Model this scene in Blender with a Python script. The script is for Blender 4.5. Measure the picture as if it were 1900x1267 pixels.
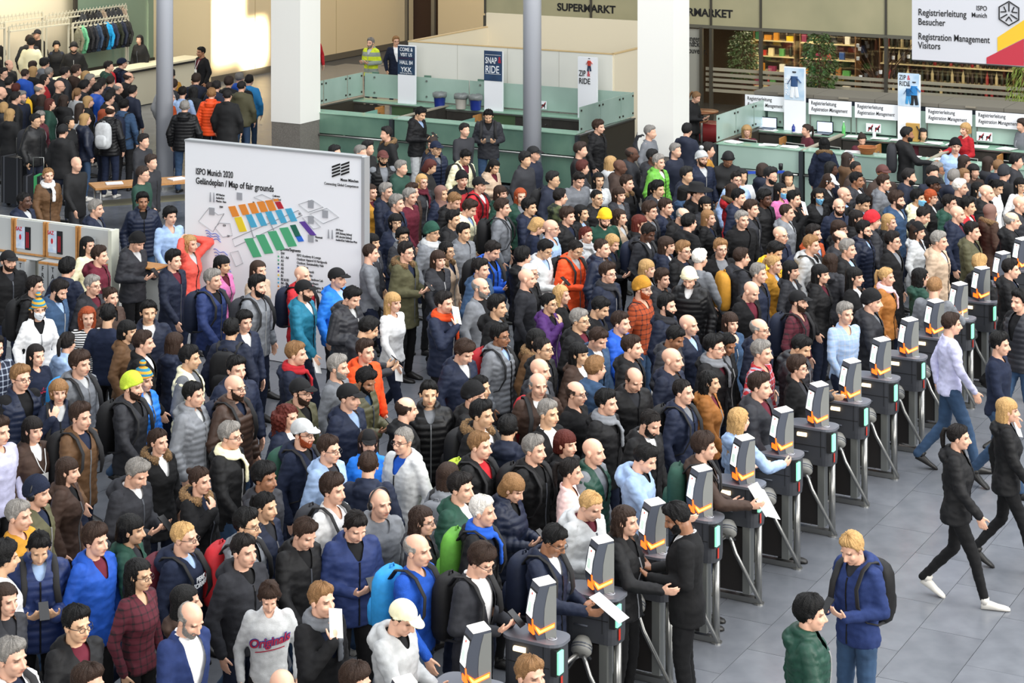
import bpy, bmesh, math, random
import numpy as np
from mathutils import Vector, Matrix, noise
from mathutils.bvhtree import BVHTree
for o in list(bpy.data.objects): bpy.data.objects.remove(o)
SC = bpy.context.scene; COL = SC.collection
R = math.radians
# ---------------------------------------------------------------- camera
FPX, CH, YH = 3750.0, 7.44, -346.0            # focal length in pixels of a 1900 px wide frame, eye height, horizon row
cam = bpy.data.cameras.new('camera'); camo = bpy.data.objects.new('camera', cam); COL.objects.link(camo)
cam.sensor_fit = 'HORIZONTAL'; cam.sensor_width = 36.0; cam.lens = FPX/1900*36
cam.shift_y = (YH-633.5)/1900; cam.shift_x = 0; cam.clip_end = 300
camo.location = (0, 0, CH); camo.rotation_euler = (R(90), 0, 0); SC.camera = camo
# ---------------------------------------------------------------- world, sun, large lights, exposure
w = bpy.data.worlds.new('world'); SC.world = w; w.use_nodes = True
bg = w.node_tree.nodes['Background']; bg.inputs[0].default_value = (.86, .93, 1.0, 1); bg.inputs[1].default_value = .42
UROTC = math.atan2(-.4797, .8774)
U = Vector((.8774, -.4797, 0)); V = Vector((.4797, .8774, 0))
def area(name, loc, rot, sx, sy, power, color):
    l = bpy.data.lights.new(name, 'AREA'); l.shape = 'RECTANGLE'; l.size = sx; l.size_y = sy; l.energy = power; l.color = color
    o = bpy.data.objects.new(name, l); COL.objects.link(o); o.location = loc; o.rotation_euler = rot; return o
area('skylight', (6, 24, 17), (R(-8), R(14), 0), 30, 26, 7200, (.95, .97, 1.0))
area('back_hall_fill', tuple(U*-27+V*50+Vector((0, 0, 8.5))), (R(18), R(-22), UROTC), 9, 12, 900, (1.0, .88, .68))  # added warm fill to brighten the back-left walls, not a fixture of the hall
area('window_side_light', (22, 6, 12), (R(55), 0, R(65)), 20, 10, 7000, (1.0, .965, .90))
area('front_fill', (-8, -14, 13), (R(68), 0, R(-12)), 30, 10, 6300, (1.0, .98, .95))  # added fill behind the camera, lifts pillars and board; no actual window
SC.view_settings.view_transform = 'Standard'; SC.view_settings.look = 'None'
SC.view_settings.exposure = 0.30; SC.view_settings.gamma = 1; SC.view_settings.use_curve_mapping = False
# ---------------------------------------------------------------- frame of the hall: u along the counters, v along the gates
U = Vector((.8774, -.4797, 0)); V = Vector((.4797, .8774, 0)); UROT = math.atan2(U.y, U.x)
def uv(u, v, z=0): return U*u + V*v + Vector((0, 0, z))
# ---------------------------------------------------------------- materials
MC = {}
def lin(h):
    h = h.lstrip('#'); c = [int(h[i:i+2], 16)/255 for i in (0, 2, 4)]
    return tuple(x/12.92 if x <= .04045 else ((x+.055)/1.055)**2.4 for x in c) + (1,)
def mat(key, color, rough=.6, metal=0, bump=0, bscale=40, var=0, emit=0, alpha=1, trans=0, spec=.5, kind=None, col2=None, scale=10, detail=3, coat=0, objcol=False, lift=1.35):
    if key in MC: return MC[key]
    m = bpy.data.materials.new(key); m.use_nodes = True; nt = m.node_tree; N = nt.nodes; L = nt.links
    b = N['Principled BSDF']; c = lin(color) if isinstance(color, str) else color
    b.inputs['Base Color'].default_value = c; b.inputs['Roughness'].default_value = rough; b.inputs['Metallic'].default_value = metal
    b.inputs['Specular IOR Level'].default_value = spec
    if coat: b.inputs['Coat Weight'].default_value = coat
    tc = N.new('ShaderNodeTexCoord'); src = None; oc = None
    if objcol: oc = N.new('ShaderNodeObjectInfo').outputs['Color']; src = oc
    if kind:
        c2 = lin(col2) if isinstance(col2, str) else (col2 or c)
        mx = N.new('ShaderNodeMix'); mx.data_type = 'RGBA'; mx.inputs[6].default_value = c; mx.inputs[7].default_value = c2
        if oc:
            L.new(oc, mx.inputs[6])
            if kind in ('soft', 'spots'):
                sc2 = N.new('ShaderNodeVectorMath'); sc2.operation = 'MULTIPLY_ADD'; sc2.inputs[1].default_value = (lift,)*3; sc2.inputs[2].default_value = (.002,)*3; L.new(oc, sc2.inputs[0]); L.new(sc2.outputs[0], mx.inputs[7])
        if kind in ('plaid', 'stripe', 'check'):
            sx = N.new('ShaderNodeSeparateXYZ'); L.new(tc.outputs['Object'], sx.inputs[0])
            def band(out, f, th, off=0):
                a = N.new('ShaderNodeMath'); a.operation = 'MULTIPLY_ADD'; a.inputs[1].default_value = f; a.inputs[2].default_value = off; L.new(out, a.inputs[0])
                q = N.new('ShaderNodeMath'); q.operation = 'FRACT'; L.new(a.outputs[0], q.inputs[0])
                g = N.new('ShaderNodeMath'); g.operation = 'GREATER_THAN'; g.inputs[1].default_value = th; L.new(q.outputs[0], g.inputs[0]); return g.outputs[0]
            if kind == 'stripe': L.new(band(sx.outputs[2], scale, .5), mx.inputs[0])
            else:
                th = .5 if kind == 'check' else .78
                ad = N.new('ShaderNodeMath'); ad.operation = 'ADD'; L.new(band(sx.outputs[0], scale, th, .3), ad.inputs[0]); L.new(band(sx.outputs[2], scale, th), ad.inputs[1])
                ml = N.new('ShaderNodeMath'); ml.operation = 'MULTIPLY'; ml.inputs[1].default_value = .5; L.new(ad.outputs[0], ml.inputs[0]); L.new(ml.outputs[0], mx.inputs[0])
        else:
            nz = N.new('ShaderNodeTexNoise'); nz.inputs['Scale'].default_value = scale; nz.inputs['Detail'].default_value = detail; L.new(tc.outputs['Object'], nz.inputs[0])
            rp = N.new('ShaderNodeValToRGB'); rp.color_ramp.elements[0].position = .4; rp.color_ramp.elements[1].position = .6
            if kind == 'soft': rp.color_ramp.elements[0].position = .3; rp.color_ramp.elements[1].position = .75
            L.new(nz.outputs[0], rp.inputs[0]); L.new(rp.outputs[0], mx.inputs[0])
        src = mx.outputs[2]
    if var:
        oi = N.new('ShaderNodeObjectInfo'); hs = N.new('ShaderNodeHueSaturation')
        mr = N.new('ShaderNodeMapRange'); mr.inputs[3].default_value = 1-var; mr.inputs[4].default_value = 1+var; L.new(oi.outputs['Random'], mr.inputs[0]); L.new(mr.outputs[0], hs.inputs['Value'])
        if src: L.new(src, hs.inputs['Color'])
        else: hs.inputs['Color'].default_value = c
        src = hs.outputs[0]
    if src: L.new(src, b.inputs['Base Color'])
    if bump:
        nz = N.new('ShaderNodeTexNoise'); nz.inputs['Scale'].default_value = bscale; nz.inputs['Detail'].default_value = 4; L.new(tc.outputs['Object'], nz.inputs[0])
        bp = N.new('ShaderNodeBump'); bp.inputs['Strength'].default_value = bump; bp.inputs['Distance'].default_value = .01; L.new(nz.outputs[0], bp.inputs['Height']); L.new(bp.outputs[0], b.inputs['Normal'])
    if emit: b.inputs['Emission Color'].default_value = c; b.inputs['Emission Strength'].default_value = emit
    if alpha < 1: b.inputs['Alpha'].default_value = alpha
    if trans: b.inputs['Transmission Weight'].default_value = trans
    MC[key] = m; return m
# ---------------------------------------------------------------- object helpers
_var = {}
def obj(name, data, parent=None, m=None, loc=None, label=None, cat=None, group=None, kind=None, rz=None):
    col = None
    if isinstance(m, tuple): m, col = m                      # a shared material that takes its colour from the object
    if m is not None and data is not None:
        if not data.materials: data.materials.append(m)
        elif data.materials[0] is not m:
            k = (data.name, m.name)
            if k not in _var: d2 = data.copy(); d2.materials.clear(); d2.materials.append(m); _var[k] = d2
            data = _var[k]
    o = bpy.data.objects.new(name, data); COL.objects.link(o)
    if col: o.color = col
    if parent: o.parent = parent
    if loc is not None: o.location = loc
    if rz is not None: o.rotation_euler = (0, 0, rz)
    if label: o['label'] = label
    if cat: o['category'] = cat
    if group: o['group'] = group
    if kind: o['kind'] = kind
    return o
class MB:
    """collects closed pieces in numpy-friendly lists and makes one mesh of them"""
    def __init__(s): s.v = []; s.f = []; s.mi = []
    def add(s, vs, fs, mi=0):
        n = len(s.v); s.v += [tuple(p) for p in vs]; s.f += [tuple(i+n for i in f) for f in fs]; s.mi += [mi]*len(fs); return s
    def box(s, c, d, mi=0, M=None):
        x, y, z = c; a, b_, h = d[0]/2, d[1]/2, d[2]/2
        vs = [Vector((x+i*a, y+j*b_, z+k*h)) for k in (-1, 1) for j in (-1, 1) for i in (-1, 1)]
        if M: vs = [M @ p for p in vs]
        return s.add(vs, [(0,2,3,1),(4,5,7,6),(0,1,5,4),(2,6,7,3),(0,4,6,2),(1,3,7,5)], mi)
    def prism(s, pts, z0, z1, mi=0, M=None):
        n = len(pts); vs = [Vector((p[0], p[1], z0)) for p in pts] + [Vector((p[0], p[1], z1)) for p in pts]
        if M: vs = [M @ p for p in vs]
        return s.add(vs, [tuple(range(n))[::-1], tuple(range(n, 2*n))] + [(i, (i+1) % n, n+(i+1) % n, n+i) for i in range(n)], mi)
    def loft(s, rings, mi=0):
        n = len(rings[0]); vs = [p for r in rings for p in r]
        fs = [(k*n+i, k*n+(i+1) % n, (k+1)*n+(i+1) % n, (k+1)*n+i) for k in range(len(rings)-1) for i in range(n)]
        fs += [tuple(range(n))[::-1], tuple(range((len(rings)-1)*n, len(rings)*n))]
        return s.add(vs, fs, mi)
    def tube(s, pts, rad, n=10, mi=0, closed=False, flat=1.0):
        pts = [Vector(p) for p in pts]; rs = rad if isinstance(rad, (list, tuple)) else [rad]*len(pts); rings = []; up = None
        for i, p in enumerate(pts):
            a = pts[i-1] if i or closed else p; b_ = pts[(i+1) % len(pts)] if i < len(pts)-1 or closed else p
            t = (b_-a).normalized()
            if up is None: up = Vector((0, 0, 1)) if abs(t.z) < .9 else Vector((0, 1, 0))
            sd = t.cross(up).normalized(); up = sd.cross(t).normalized()
            rings.append([p + (sd*math.cos(2*math.pi*k/n) + up*math.sin(2*math.pi*k/n)*flat)*rs[i] for k in range(n)])
        if closed:
            m_ = len(rings); vs = [q for r in rings for q in r]
            return s.add(vs, [(k*n+i, k*n+(i+1) % n, ((k+1) % m_)*n+(i+1) % n, ((k+1) % m_)*n+i) for k in range(m_) for i in range(n)], mi)
        return s.loft(rings, mi)
    def cyl(s, a, b_, r0, r1=None, n=16, mi=0): return s.tube([a, b_], [r0, r0 if r1 is None else r1], n, mi)
    def ell(s, c, r, M=None, n=14, m_=8, mi=0):
        rings = []; c = Vector(c)
        vs = [Vector((0, 0, r[2]))] + [Vector((r[0]*math.sin(math.pi*j/m_)*math.cos(2*math.pi*i/n), r[1]*math.sin(math.pi*j/m_)*math.sin(2*math.pi*i/n), r[2]*math.cos(math.pi*j/m_))) for j in range(1, m_) for i in range(n)] + [Vector((0, 0, -r[2]))]
        vs = [c + (M @ p if M else p) for p in vs]
        fs = [(0, 1+i, 1+(i+1) % n) for i in range(n)]
        fs += [(1+(j-1)*n+i, 1+j*n+i, 1+j*n+(i+1) % n, 1+(j-1)*n+(i+1) % n) for j in range(1, m_-1) for i in range(n)]
        e = 1+(m_-1)*n; fs += [(e, 1+(m_-2)*n+(i+1) % n, 1+(m_-2)*n+i) for i in range(n)]
        return s.add(vs, fs, mi)
    def cap(s, a, ra, b_, rb, n=10, flat=1.0):
        """capsule: tube with rounded ends"""
        a = Vector(a); b_ = Vector(b_); t = (b_-a).normalized(); pts = []; rs = []
        for q in (-.98, -.8, -.45, 0): pts.append(a + t*q*ra); rs.append(ra*math.sqrt(max(1-q*q, .02)))
        for q in (0, .45, .8, .98): pts.append(b_ + t*q*rb); rs.append(rb*math.sqrt(max(1-q*q, .02)))
        return s.tube(pts, rs, n, 0, flat=flat)
    def mesh(s, name, smooth=False, mats=None):
        me = bpy.data.meshes.new(name); me.from_pydata(s.v, [], s.f)
        if mats:
            for m in mats: me.materials.append(m)
            me.polygons.foreach_set('material_index', s.mi)
        bm = bmesh.new(); bm.from_mesh(me); bmesh.ops.recalc_face_normals(bm, faces=bm.faces); bm.to_mesh(me); bm.free()
        if smooth: me.polygons.foreach_set('use_smooth', [True]*len(me.polygons))
        me.update(); return me
def remesh(mb, name, vox, sm=4, smf=.5):
    me = mb.mesh(name+'_src'); o = bpy.data.objects.new('tmp', me); COL.objects.link(o)
    r = o.modifiers.new('r', 'REMESH'); r.mode = 'VOXEL'; r.voxel_size = vox; r.use_smooth_shade = True
    if sm: s = o.modifiers.new('s', 'SMOOTH'); s.iterations = sm; s.factor = smf
    dg = bpy.context.evaluated_depsgraph_get(); out = bpy.data.meshes.new_from_object(o.evaluated_get(dg)); out.name = name
    bpy.data.objects.remove(o); bpy.data.meshes.remove(me)
    return out
def getv(me):
    a = np.empty(len(me.vertices)*3, np.float32); me.vertices.foreach_get('co', a); return a.reshape(-1, 3)
def setv(me, a): me.vertices.foreach_set('co', a.astype(np.float32).ravel()); me.update()
# ---------------------------------------------------------------- the head, in its own frame (face towards -Y, centre between the eyes)
def head_mb(mb, M, fem=0):
    T = lambda p: M @ Vector(p); R3 = M.to_3x3()
    def E(c, r): mb.ell(T(c), r, R3, 20, 14)
    k = 1-.06*fem
    E((0, .012, .032), (.076, .096, .086)); E((0, -.028, -.035), (.060*k, .068, .080))
    E((0, -.062, -.088), (.030*k, .026, .020)); E((0, -.03, -.07), (.052*k, .05, .035))
    mb.cap(T((0, -.092, .012)), .008, T((0, -.113, -.030)), .0125); mb.cap(T((-.010, -.100, -.036)), .009, T((.010, -.100, -.036)), .009)
    mb.cap(T((-.036, -.078, .027)), .012, T((.036, -.078, .027)), .012)
    mb.cap(T((-.017, -.089, -.060)), .0085, T((.017, -.089, -.060)), .0085)
    for s in (-1, 1):
        E((s*.034, -.062, -.026), (.026, .026, .028)); E((s*.078, .006, -.008), (.010, .020, .032)); E((s*.084, .012, .004), (.007, .016, .020))
def head_paint(P):
    """P: Nx3 in head frame -> (displacement y, colour mask rgba)"""
    x, y, z = np.abs(P[:, 0]), P[:, 1], P[:, 2]; front = y < -.055
    d = np.exp(-(((x-.031)/.015)**2 + ((z-.006)/.010)**2))*.010*front
    d += np.exp(-((x/.02)**2 + ((z+.060)/.0035)**2))*.004*front
    lip = (np.exp(-((x/.021)**4 + ((z+.061)/.0085)**4)))*front
    brow = (np.exp(-(((x-.031)/.018)**4 + ((z-.026-(.031-x)*.10)/.0055)**4)))*front
    eye = (np.exp(-(((x-.031)/.0135)**4 + ((z-.005)/.0058)**4)))*front
    return d, np.stack([lip, brow, eye, np.ones_like(lip)], 1)
HB = MB(); head_mb(HB, Matrix.Identity(4)); HB = remesh(HB, 'head', .006, 2)
HBV = getv(HB)
_bm = bmesh.new(); _bm.from_mesh(HB); HTREE = BVHTree.FromBMesh(_bm); _bm.free()
def hrad(d):
    h = HTREE.ray_cast(Vector(d)*.5, -Vector(d))
    return h[0].length if h[0] is not None else .05
def hairline(az):
    return np.interp(az, [0, 35, 55, 66, 76, 84, 97, 108, 125, 180], [46, 44, 38, 20, -6, 8, 8, -16, -34, -40])
_DIRS = None
def dirgrid(nu=40, nv=26):
    vs = [(0, 0, 1)]; fs = []
    for j in range(1, nv):
        for i in range(nu):
            t = math.pi*j/nv; a = 2*math.pi*i/nu; vs.append((math.sin(t)*math.sin(a), -math.sin(t)*math.cos(a), math.cos(t)))
    vs.append((0, 0, -1))
    fs += [(0, 1+(i+1) % nu, 1+i) for i in range(nu)]
    fs += [(1+(j-1)*nu+i, 1+(j-1)*nu+(i+1) % nu, 1+j*nu+(i+1) % nu, 1+j*nu+i) for j in range(1, nv-1) for i in range(nu)]
    e = len(vs)-1; fs += [(e, 1+(nv-2)*nu+i, 1+(nv-2)*nu+(i+1) % nu) for i in range(nu)]
    return vs, fs
DV, DF = dirgrid(72, 48)
DR = [hrad(d) for d in DV]
DAZ = [math.degrees(math.acos(max(-1, min(1, -d[1]/max(1e-6, math.hypot(d[0], d[1])))))) for d in DV]
DEL = [math.degrees(math.asin(d[2])) for d in DV]
def shell(fn, name, smooth=True):
    """closed shell around the head: fn(az, el, dir) gives the thickness, None hides it under the skin"""
    vs = []; keep = []
    for d, r, a, e in zip(DV, DR, DAZ, DEL):
        t = fn(a, e, Vector(d)); keep.append(t is not None); q = r-.012 if t is None else r+t
        vs.append(Vector(d)*q)
    fs = [f for f in DF if any(keep[i] for i in f)]
    me = bpy.data.meshes.new(name); me.from_pydata(vs, [], fs)
    bm = bmesh.new(); bm.from_mesh(me); bmesh.ops.delete(bm, geom=[v for v in bm.verts if not v.link_faces], context='VERTS'); bm.to_mesh(me); bm.free()
    if smooth: me.polygons.foreach_set('use_smooth', [True]*len(me.polygons))
    me.update(); return me
def strand(d, f=9, seed=0):
    a = math.atan2(d.x, -d.y); return noise.noise(Vector((a*f, seed, d.z*2.2)))
def hshort(top, side, seed, lift=0, line=0):
    def fn(a, e, d):
        h = hairline(a)+line
        h += 5*strand(d, 6, seed+9)+3*noise.noise(d*14)
        if e < h: return None
        k = max(0, min(1, (e-20)/45)); q = min(1, (e-h)/7)
        t = (side*(1-k)+top*k)*(.35+.65*q) + .008*strand(d, 7, seed)*(1+k) + .006*strand(d, 22, seed+3) + .004*noise.noise(d*30+Vector((seed,)*3))
        if a < 60 and e > 40: t += lift*max(0, 1-abs(e-60)/25)
        return max(t, .002)
    return fn
def hbald(a, e, d):
    if e < hairline(a) or a < 68 or e > 30+ (a-68)*.12: return None
    return .008+.003*strand(d, 8, 3)
HAIR = {}
HAIR['s0'] = lambda: shell(hshort(.024, .012, 1, .010), 'hair')
HAIR['s1'] = lambda: shell(hshort(.030, .016, 5, .014), 'hair')
HAIR['s2'] = lambda: shell(hshort(.017, .009, 9, .012, -1), 'hair')
HAIR['s3'] = lambda: shell(hshort(.034, .021, 14, .004, -5), 'hair')
HAIR['c0'] = lambda: shell(hshort(.007, .005, 2, 0, 2), 'hair')
HAIR['b0'] = lambda: shell(hbald, 'hair')
def drape(name, bottom, rx=.100, ry=.080, wave=0, fringe=False, mid=0):
    def f():
        mb = MB(); s = shell(hshort(.026, .022, 4, 0, -3 if not fringe else -14), 'x'); n0 = [v.co.copy() for v in s.vertices]
        # closed scalp: use an ellipsoid cut by remeshing with the drape
        mb.ell((0, .022, .040), (.096, .112, .096), None, 22, 14)
        rings = []
        for k in range(9):
            t = k/8; z = .05 + (bottom-.05)*t; r1 = rx*(1 - .18*t*t)*(1+wave*.06*math.sin(7*t)); r2 = ry*(1-.25*t)
            rings.append([Vector((r1*math.cos(a), .040+.022*t + r2*math.sin(a), z)) for a in [2*math.pi*i/20 for i in range(20)]])
        mb.loft(rings)
        me = remesh(mb, name, .009, 2); P = getv(me)
        # open the face: push what would cover it back
        out = []
        for p in P:
            v = Vector(p); az = math.degrees(math.atan2(abs(v.x), -v.y)) if v.y < 0 else 180-math.degrees(math.atan2(abs(v.x), v.y))
            if v.z < .125 and v.y < .03:
                lim = .052 + (.022 if v.z < .04 else 0)
                top = .070 if not fringe else .040
                if abs(v.x) < lim+.02 and v.z < top: v.y = max(v.y, -.03 if abs(v.x) > lim-.012 else 0.0)
            a = math.atan2(v.x, -(v.y-.04)); s_ = noise.noise(Vector((a*11, v.z*(3+wave*14), 2.0)))*.007*(1+wave)
            n = Vector((v.x, v.y-.03, 0)); n.normalize() if n.length else None
            out.append(v + n*s_)
        setv(me, np.array(out)); bpy.data.meshes.remove(s)
        return me
    return f
HAIR['l0'] = drape('hair', -.30); HAIR['l1'] = drape('hair', -.24, wave=.5, fringe=True); HAIR['l2'] = drape('hair', -.34, wave=1)
HAIR['o0'] = drape('hair', -.12, .102, .086); HAIR['o1'] = drape('hair', -.09, .104, .09, wave=.4, fringe=True)
HAIR['u0'] = drape('hair', -.20, .135, .115, wave=2.4)
def tail(bun):
    def f():
        me = shell(hshort(.014, .011, 6, .004, 0), 'hair'); mb = MB()
        if bun: mb.ell((0, .128, .065), (.032, .030, .030), None, 12, 8)
        else: mb.tube([(0, .098, .06), (0, .135, .06), (0, .150, .0), (0, .140, -.09), (0, .13, -.16)], [.018, .022, .026, .022, .006], 10)
        m2 = mb.mesh('t', True); bm = bmesh.new(); bm.from_mesh(me); bm.from_mesh(m2); bm.to_mesh(me); bm.free(); bpy.data.meshes.remove(m2)
        me.polygons.foreach_set('use_smooth', [True]*len(me.polygons)); return me
    return f
HAIR['t0'] = tail(False); HAIR['t1'] = tail(True)
def hijab():
    mb = MB(); mb.ell((0, .022, .035), (.098, .115, .105), None, 22, 14)
    mb.loft([[Vector((a_*math.cos(t), .015+b_*math.sin(t), z)) for t in [2*math.pi*i/20 for i in range(20)]] for z, a_, b_ in ((.03, .098, .10), (-.08, .088, .088), (-.14, .10, .10), (-.20, .15, .12))])
    me = remesh(mb, 'headscarf', .010, 2); P = getv(me)
    for p in P:
        if p[1] < 0 and abs(p[0]) < .058 and -.085 < p[2] < .075: p[1] = max(p[1], -.035)
    setv(me, P); return me
HAIR['h0'] = hijab
def beard(a, e, d):
    if d.y > -.12 or a > 86: return None
    if e > -21: return .006 if (a > 66 and e < 4) else None
    if e > -42 and a > 22 and e > -42+(a-22)*.35+10: 
        if a < 62: return None
    if a < 15 and -37 < e < -26: return None
    return .0065+.003*noise.noise(d*34)+(.004 if e < -45 else 0)
HAIR['beard'] = lambda: shell(beard, 'beard')
def mask(a, e, d): return .006+.012*max(0, 1-a/40) if (e < -8 and e > -58 and a < 62) else None
HAIR['mask'] = lambda: shell(mask, 'mask')
def beanie(pom, tall=.03):
    def f():
        def fn(a, e, d):
            h = np.interp(a, [0, 60, 90, 120, 180], [32, 20, 3, -12, -22])
            if e < h: return None
            t = .019 + (.0045 if e < h+19 else 0) + tall*max(0, (e-35)/55)
            return t + .0015*math.sin(math.atan2(d.x, d.y)*38)
        me = shell(fn, 'beanie')
        if pom:
            mb = MB(); mb.ell((0, .02, .185), (.036, .036, .034), None, 14, 10); m2 = mb.mesh('t', True)
            bm = bmesh.new(); bm.from_mesh(me)
            bm.from_mesh(m2); bm.to_mesh(me); bm.free(); bpy.data.meshes.remove(m2); me.polygons.foreach_set('use_smooth', [True]*len(me.polygons))
        return me
    return f
HAIR['B0'] = beanie(False); HAIR['B1'] = beanie(True, .015)
def capm():
    def fn(a, e, d):
        h = np.interp(a, [0, 70, 100, 180], [36, 22, 8, -6])
        return None if e < h else .016+.006*max(0, (e-40)/50)
    me = shell(fn, 'cap'); mb = MB(); top = []; bot = []
    for k in range(13):
        t = -1+2*k/12; x = .072*math.sin(t*1.45); top.append((x, -.075-.012*math.cos(t*1.5), .067))
    for k in range(13):
        t = 1-2*k/12; top.append((.066*math.sin(t*1.4), -.085-.085*math.cos(t*1.35), .050-.012*(1-abs(t))*0))
    M = Matrix.Translation((0, 0, 0))
    n = len(top); vs = [Vector(p) for p in top] + [Vector(p)-Vector((0, 0, .006)) for p in top]
    mb.add(vs, [tuple(range(n)), tuple(range(n, 2*n))[::-1]] + [(i, n+i, n+(i+1) % n, (i+1) % n) for i in range(n)])
    m2 = mb.mesh('t'); bm = bmesh.new(); bm.from_mesh(me); bm.from_mesh(m2); bm.to_mesh(me); bm.free(); bpy.data.meshes.remove(m2)
    return me
HAIR['C0'] = capm
def widehat():
    mb = MB(); mb.loft([[Vector((r*math.cos(a), .015+r*1.12*math.sin(a), z)) for a in [2*math.pi*i/28 for i in range(28)]] for r, z in ((.098, .055), (.20, .062), (.205, .070), (.100, .068), (.092, .15), (.07, .165))])
    return mb.mesh('hat', True)
HAIR['H0'] = widehat
def glasses():
    mb = MB()
    for s in (-1, 1):
        mb.tube([(s*.032+.022*math.cos(a), -.106+.004*abs(math.cos(a)), .003+.016*math.sin(a)) for a in [2*math.pi*i/14 for i in range(14)]], .0022, 6, closed=True)
        mb.tube([(s*.053, -.102, .008), (s*.080, -.06, .010), (s*.088, .01, .008)], .0022, 6)
    mb.tube([(-.010, -.108, .006), (.010, -.108, .006)], .0022, 6); return mb.mesh('glasses', True)
HAIR['glasses'] = glasses
def headphones():
    mb = MB(); mb.tube([(.098*math.sin(a), .015, .02+.115*math.cos(a)) for a in [R(-95+190*i/14) for i in range(15)]], .007, 8)
    for s in (-1, 1): mb.ell((s*.094, .01, -.005), (.016, .032, .036), None, 12, 8)
    return mb.mesh('headphones', True)
HAIR['phones'] = headphones
_hc = {}
def hair(key):
    if key not in _hc: _hc[key] = HAIR[key]()
    return _hc[key]

# ---------------------------------------------------------------- bodies: one skeleton per pose, a body and clothes grown on it
def skel(pose, fem):
    sh = .176 if not fem else .154; dz = -.46 if pose == 's' else 0; J = {}
    hx = .09
    for s in (-1, 1):
        J['sh', s] = Vector((s*sh, .01, 1.415+dz)); J['hip', s] = Vector((s*hx, 0, .90+dz))
        e, wr, d, n = {
            'a': ((s*(sh+.085), .045, 1.145), (s*(sh+.070), -.05, .91), (-s*.08, -.22, -1), (-s, 0, 0)),
            'p': ((s*(sh+.055), .03, 1.145), (s*.095, -.255, 1.135), (-s*.42, -.75, .42), (-s*.3, .35, .85)),
            'u': ((s*(sh+.065), .04, 1.14), (s*(sh+.045), -.06, .905), (-s*.08, -.22, -1), (-s, 0, 0)) if s > 0 else ((-.25, -.14, 1.20), (-.095, -.225, 1.40), (.40, .22, .85), (.1, 1, 0)),
            'g': ((s*(sh+.05), .0, 1.15), (s*.16, -.23, 1.08), (-s*.3, -.9, .1), (-s*.3, .2, .9)) if s > 0 else ((-.25, -.17, 1.19), (-.17, -.42, 1.17), (.1, -1, .0), (.9, 0, .3)),
            'w': ((s*(sh+.06), .03+s*.09, 1.15), (s*(sh+.02), -.06+s*.16, .93), (0, -.35, -1), (-s, 0, 0)),
            'x': ((s*(sh+.17), -.10, 1.60), (s*.11, .06, 1.68), (-s*.75, .35, .25), (0, -1, 0)),
        }[pose if pose != 's' else 'p']
        J['el', s] = Vector(e)+Vector((0, 0, dz)); J['wr', s] = Vector(wr)+Vector((0, 0, dz)); J['hd', s] = Vector(d).normalized(); J['hn', s] = Vector(n).normalized()
        if pose == 'w':
            J['kn', s] = Vector((s*.09, -.16 if s < 0 else .04, .50)); J['an', s] = Vector((s*.085, -.26 if s < 0 else .33, .09 if s < 0 else .17))
        elif pose == 's':
            J['kn', s] = Vector((s*.12, -.42, .48)); J['an', s] = Vector((s*.12, -.40, .09))
        else:
            J['kn', s] = Vector((s*.105, -.02, .50)); J['an', s] = Vector((s*.11, .03, .09))
    J['dz'] = dz; return J
def torso(mb, J, fem, off=0, bottom=.84, top=1.47, flare=0, skip=False):
    m = [(.82, .158, .112, .015), (.92, .163, .120, .012), (1.02, .150, .106, .005), (1.13, .155, .106, 0), (1.25, .172, .116, 0), (1.34, .182, .116, .005), (1.405, .174, .098, .012), (1.432, .134, .082, .016), (1.455, .090, .070, .018), (1.475, .066, .062, .02)]
    f = [(.82, .165, .118, .015), (.92, .162, .118, .012), (1.02, .134, .096, .005), (1.13, .130, .098, 0), (1.25, .148, .126, -.012), (1.34, .158, .108, .0), (1.405, .152, .088, .012), (1.432, .112, .074, .016), (1.455, .076, .062, .018), (1.475, .057, .055, .02)]
    T = np.array(f if fem else m); zs = [bottom] + [z for z in T[:, 0] if bottom+.02 < z < top-.01] + [top]
    rings = []
    for z in zs:
        rx, ry, cy = [np.interp(z, T[:, 0], T[:, k]) for k in (1, 2, 3)]
        if z < .92: rx += flare*(.92-z); ry += flare*(.92-z)
        q = off if z < 1.4 else off*.8
        rings.append([Vector(((rx+q)*math.copysign(abs(math.cos(a))**.86, math.cos(a)), cy+(ry+q)*math.copysign(abs(math.sin(a))**.86, math.sin(a)), z+J['dz'])) for a in [2*math.pi*(i+.5)/24 for i in range(24)]])
    mb.loft(rings)
def arms(mb, J, off=0, w0=.052, w1=.043, w2=.031, cuff=0.0, short=False):
    for s in (-1, 1):
        a, b_, c = J['sh', s], J['el', s], J['wr', s]
        mb.cap(a-Vector((s*.02, 0, .0)), w0+off+.006, b_, w1+off)
        if short: continue
        e = b_+(c-b_)*(1-cuff); mb.cap(b_, w1+off, e, w2+off)
def legs(mb, J, off=0, w=(.082, .056, .040), low=0.0):
    for s in (-1, 1):
        h, k, a = J['hip', s], J['kn', s], J['an', s]
        mb.cap(h, w[0]+off, k, w[1]+off); mb.cap(k, w[1]+off, a+(a-k).normalized()*low, w[2]+off)
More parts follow.
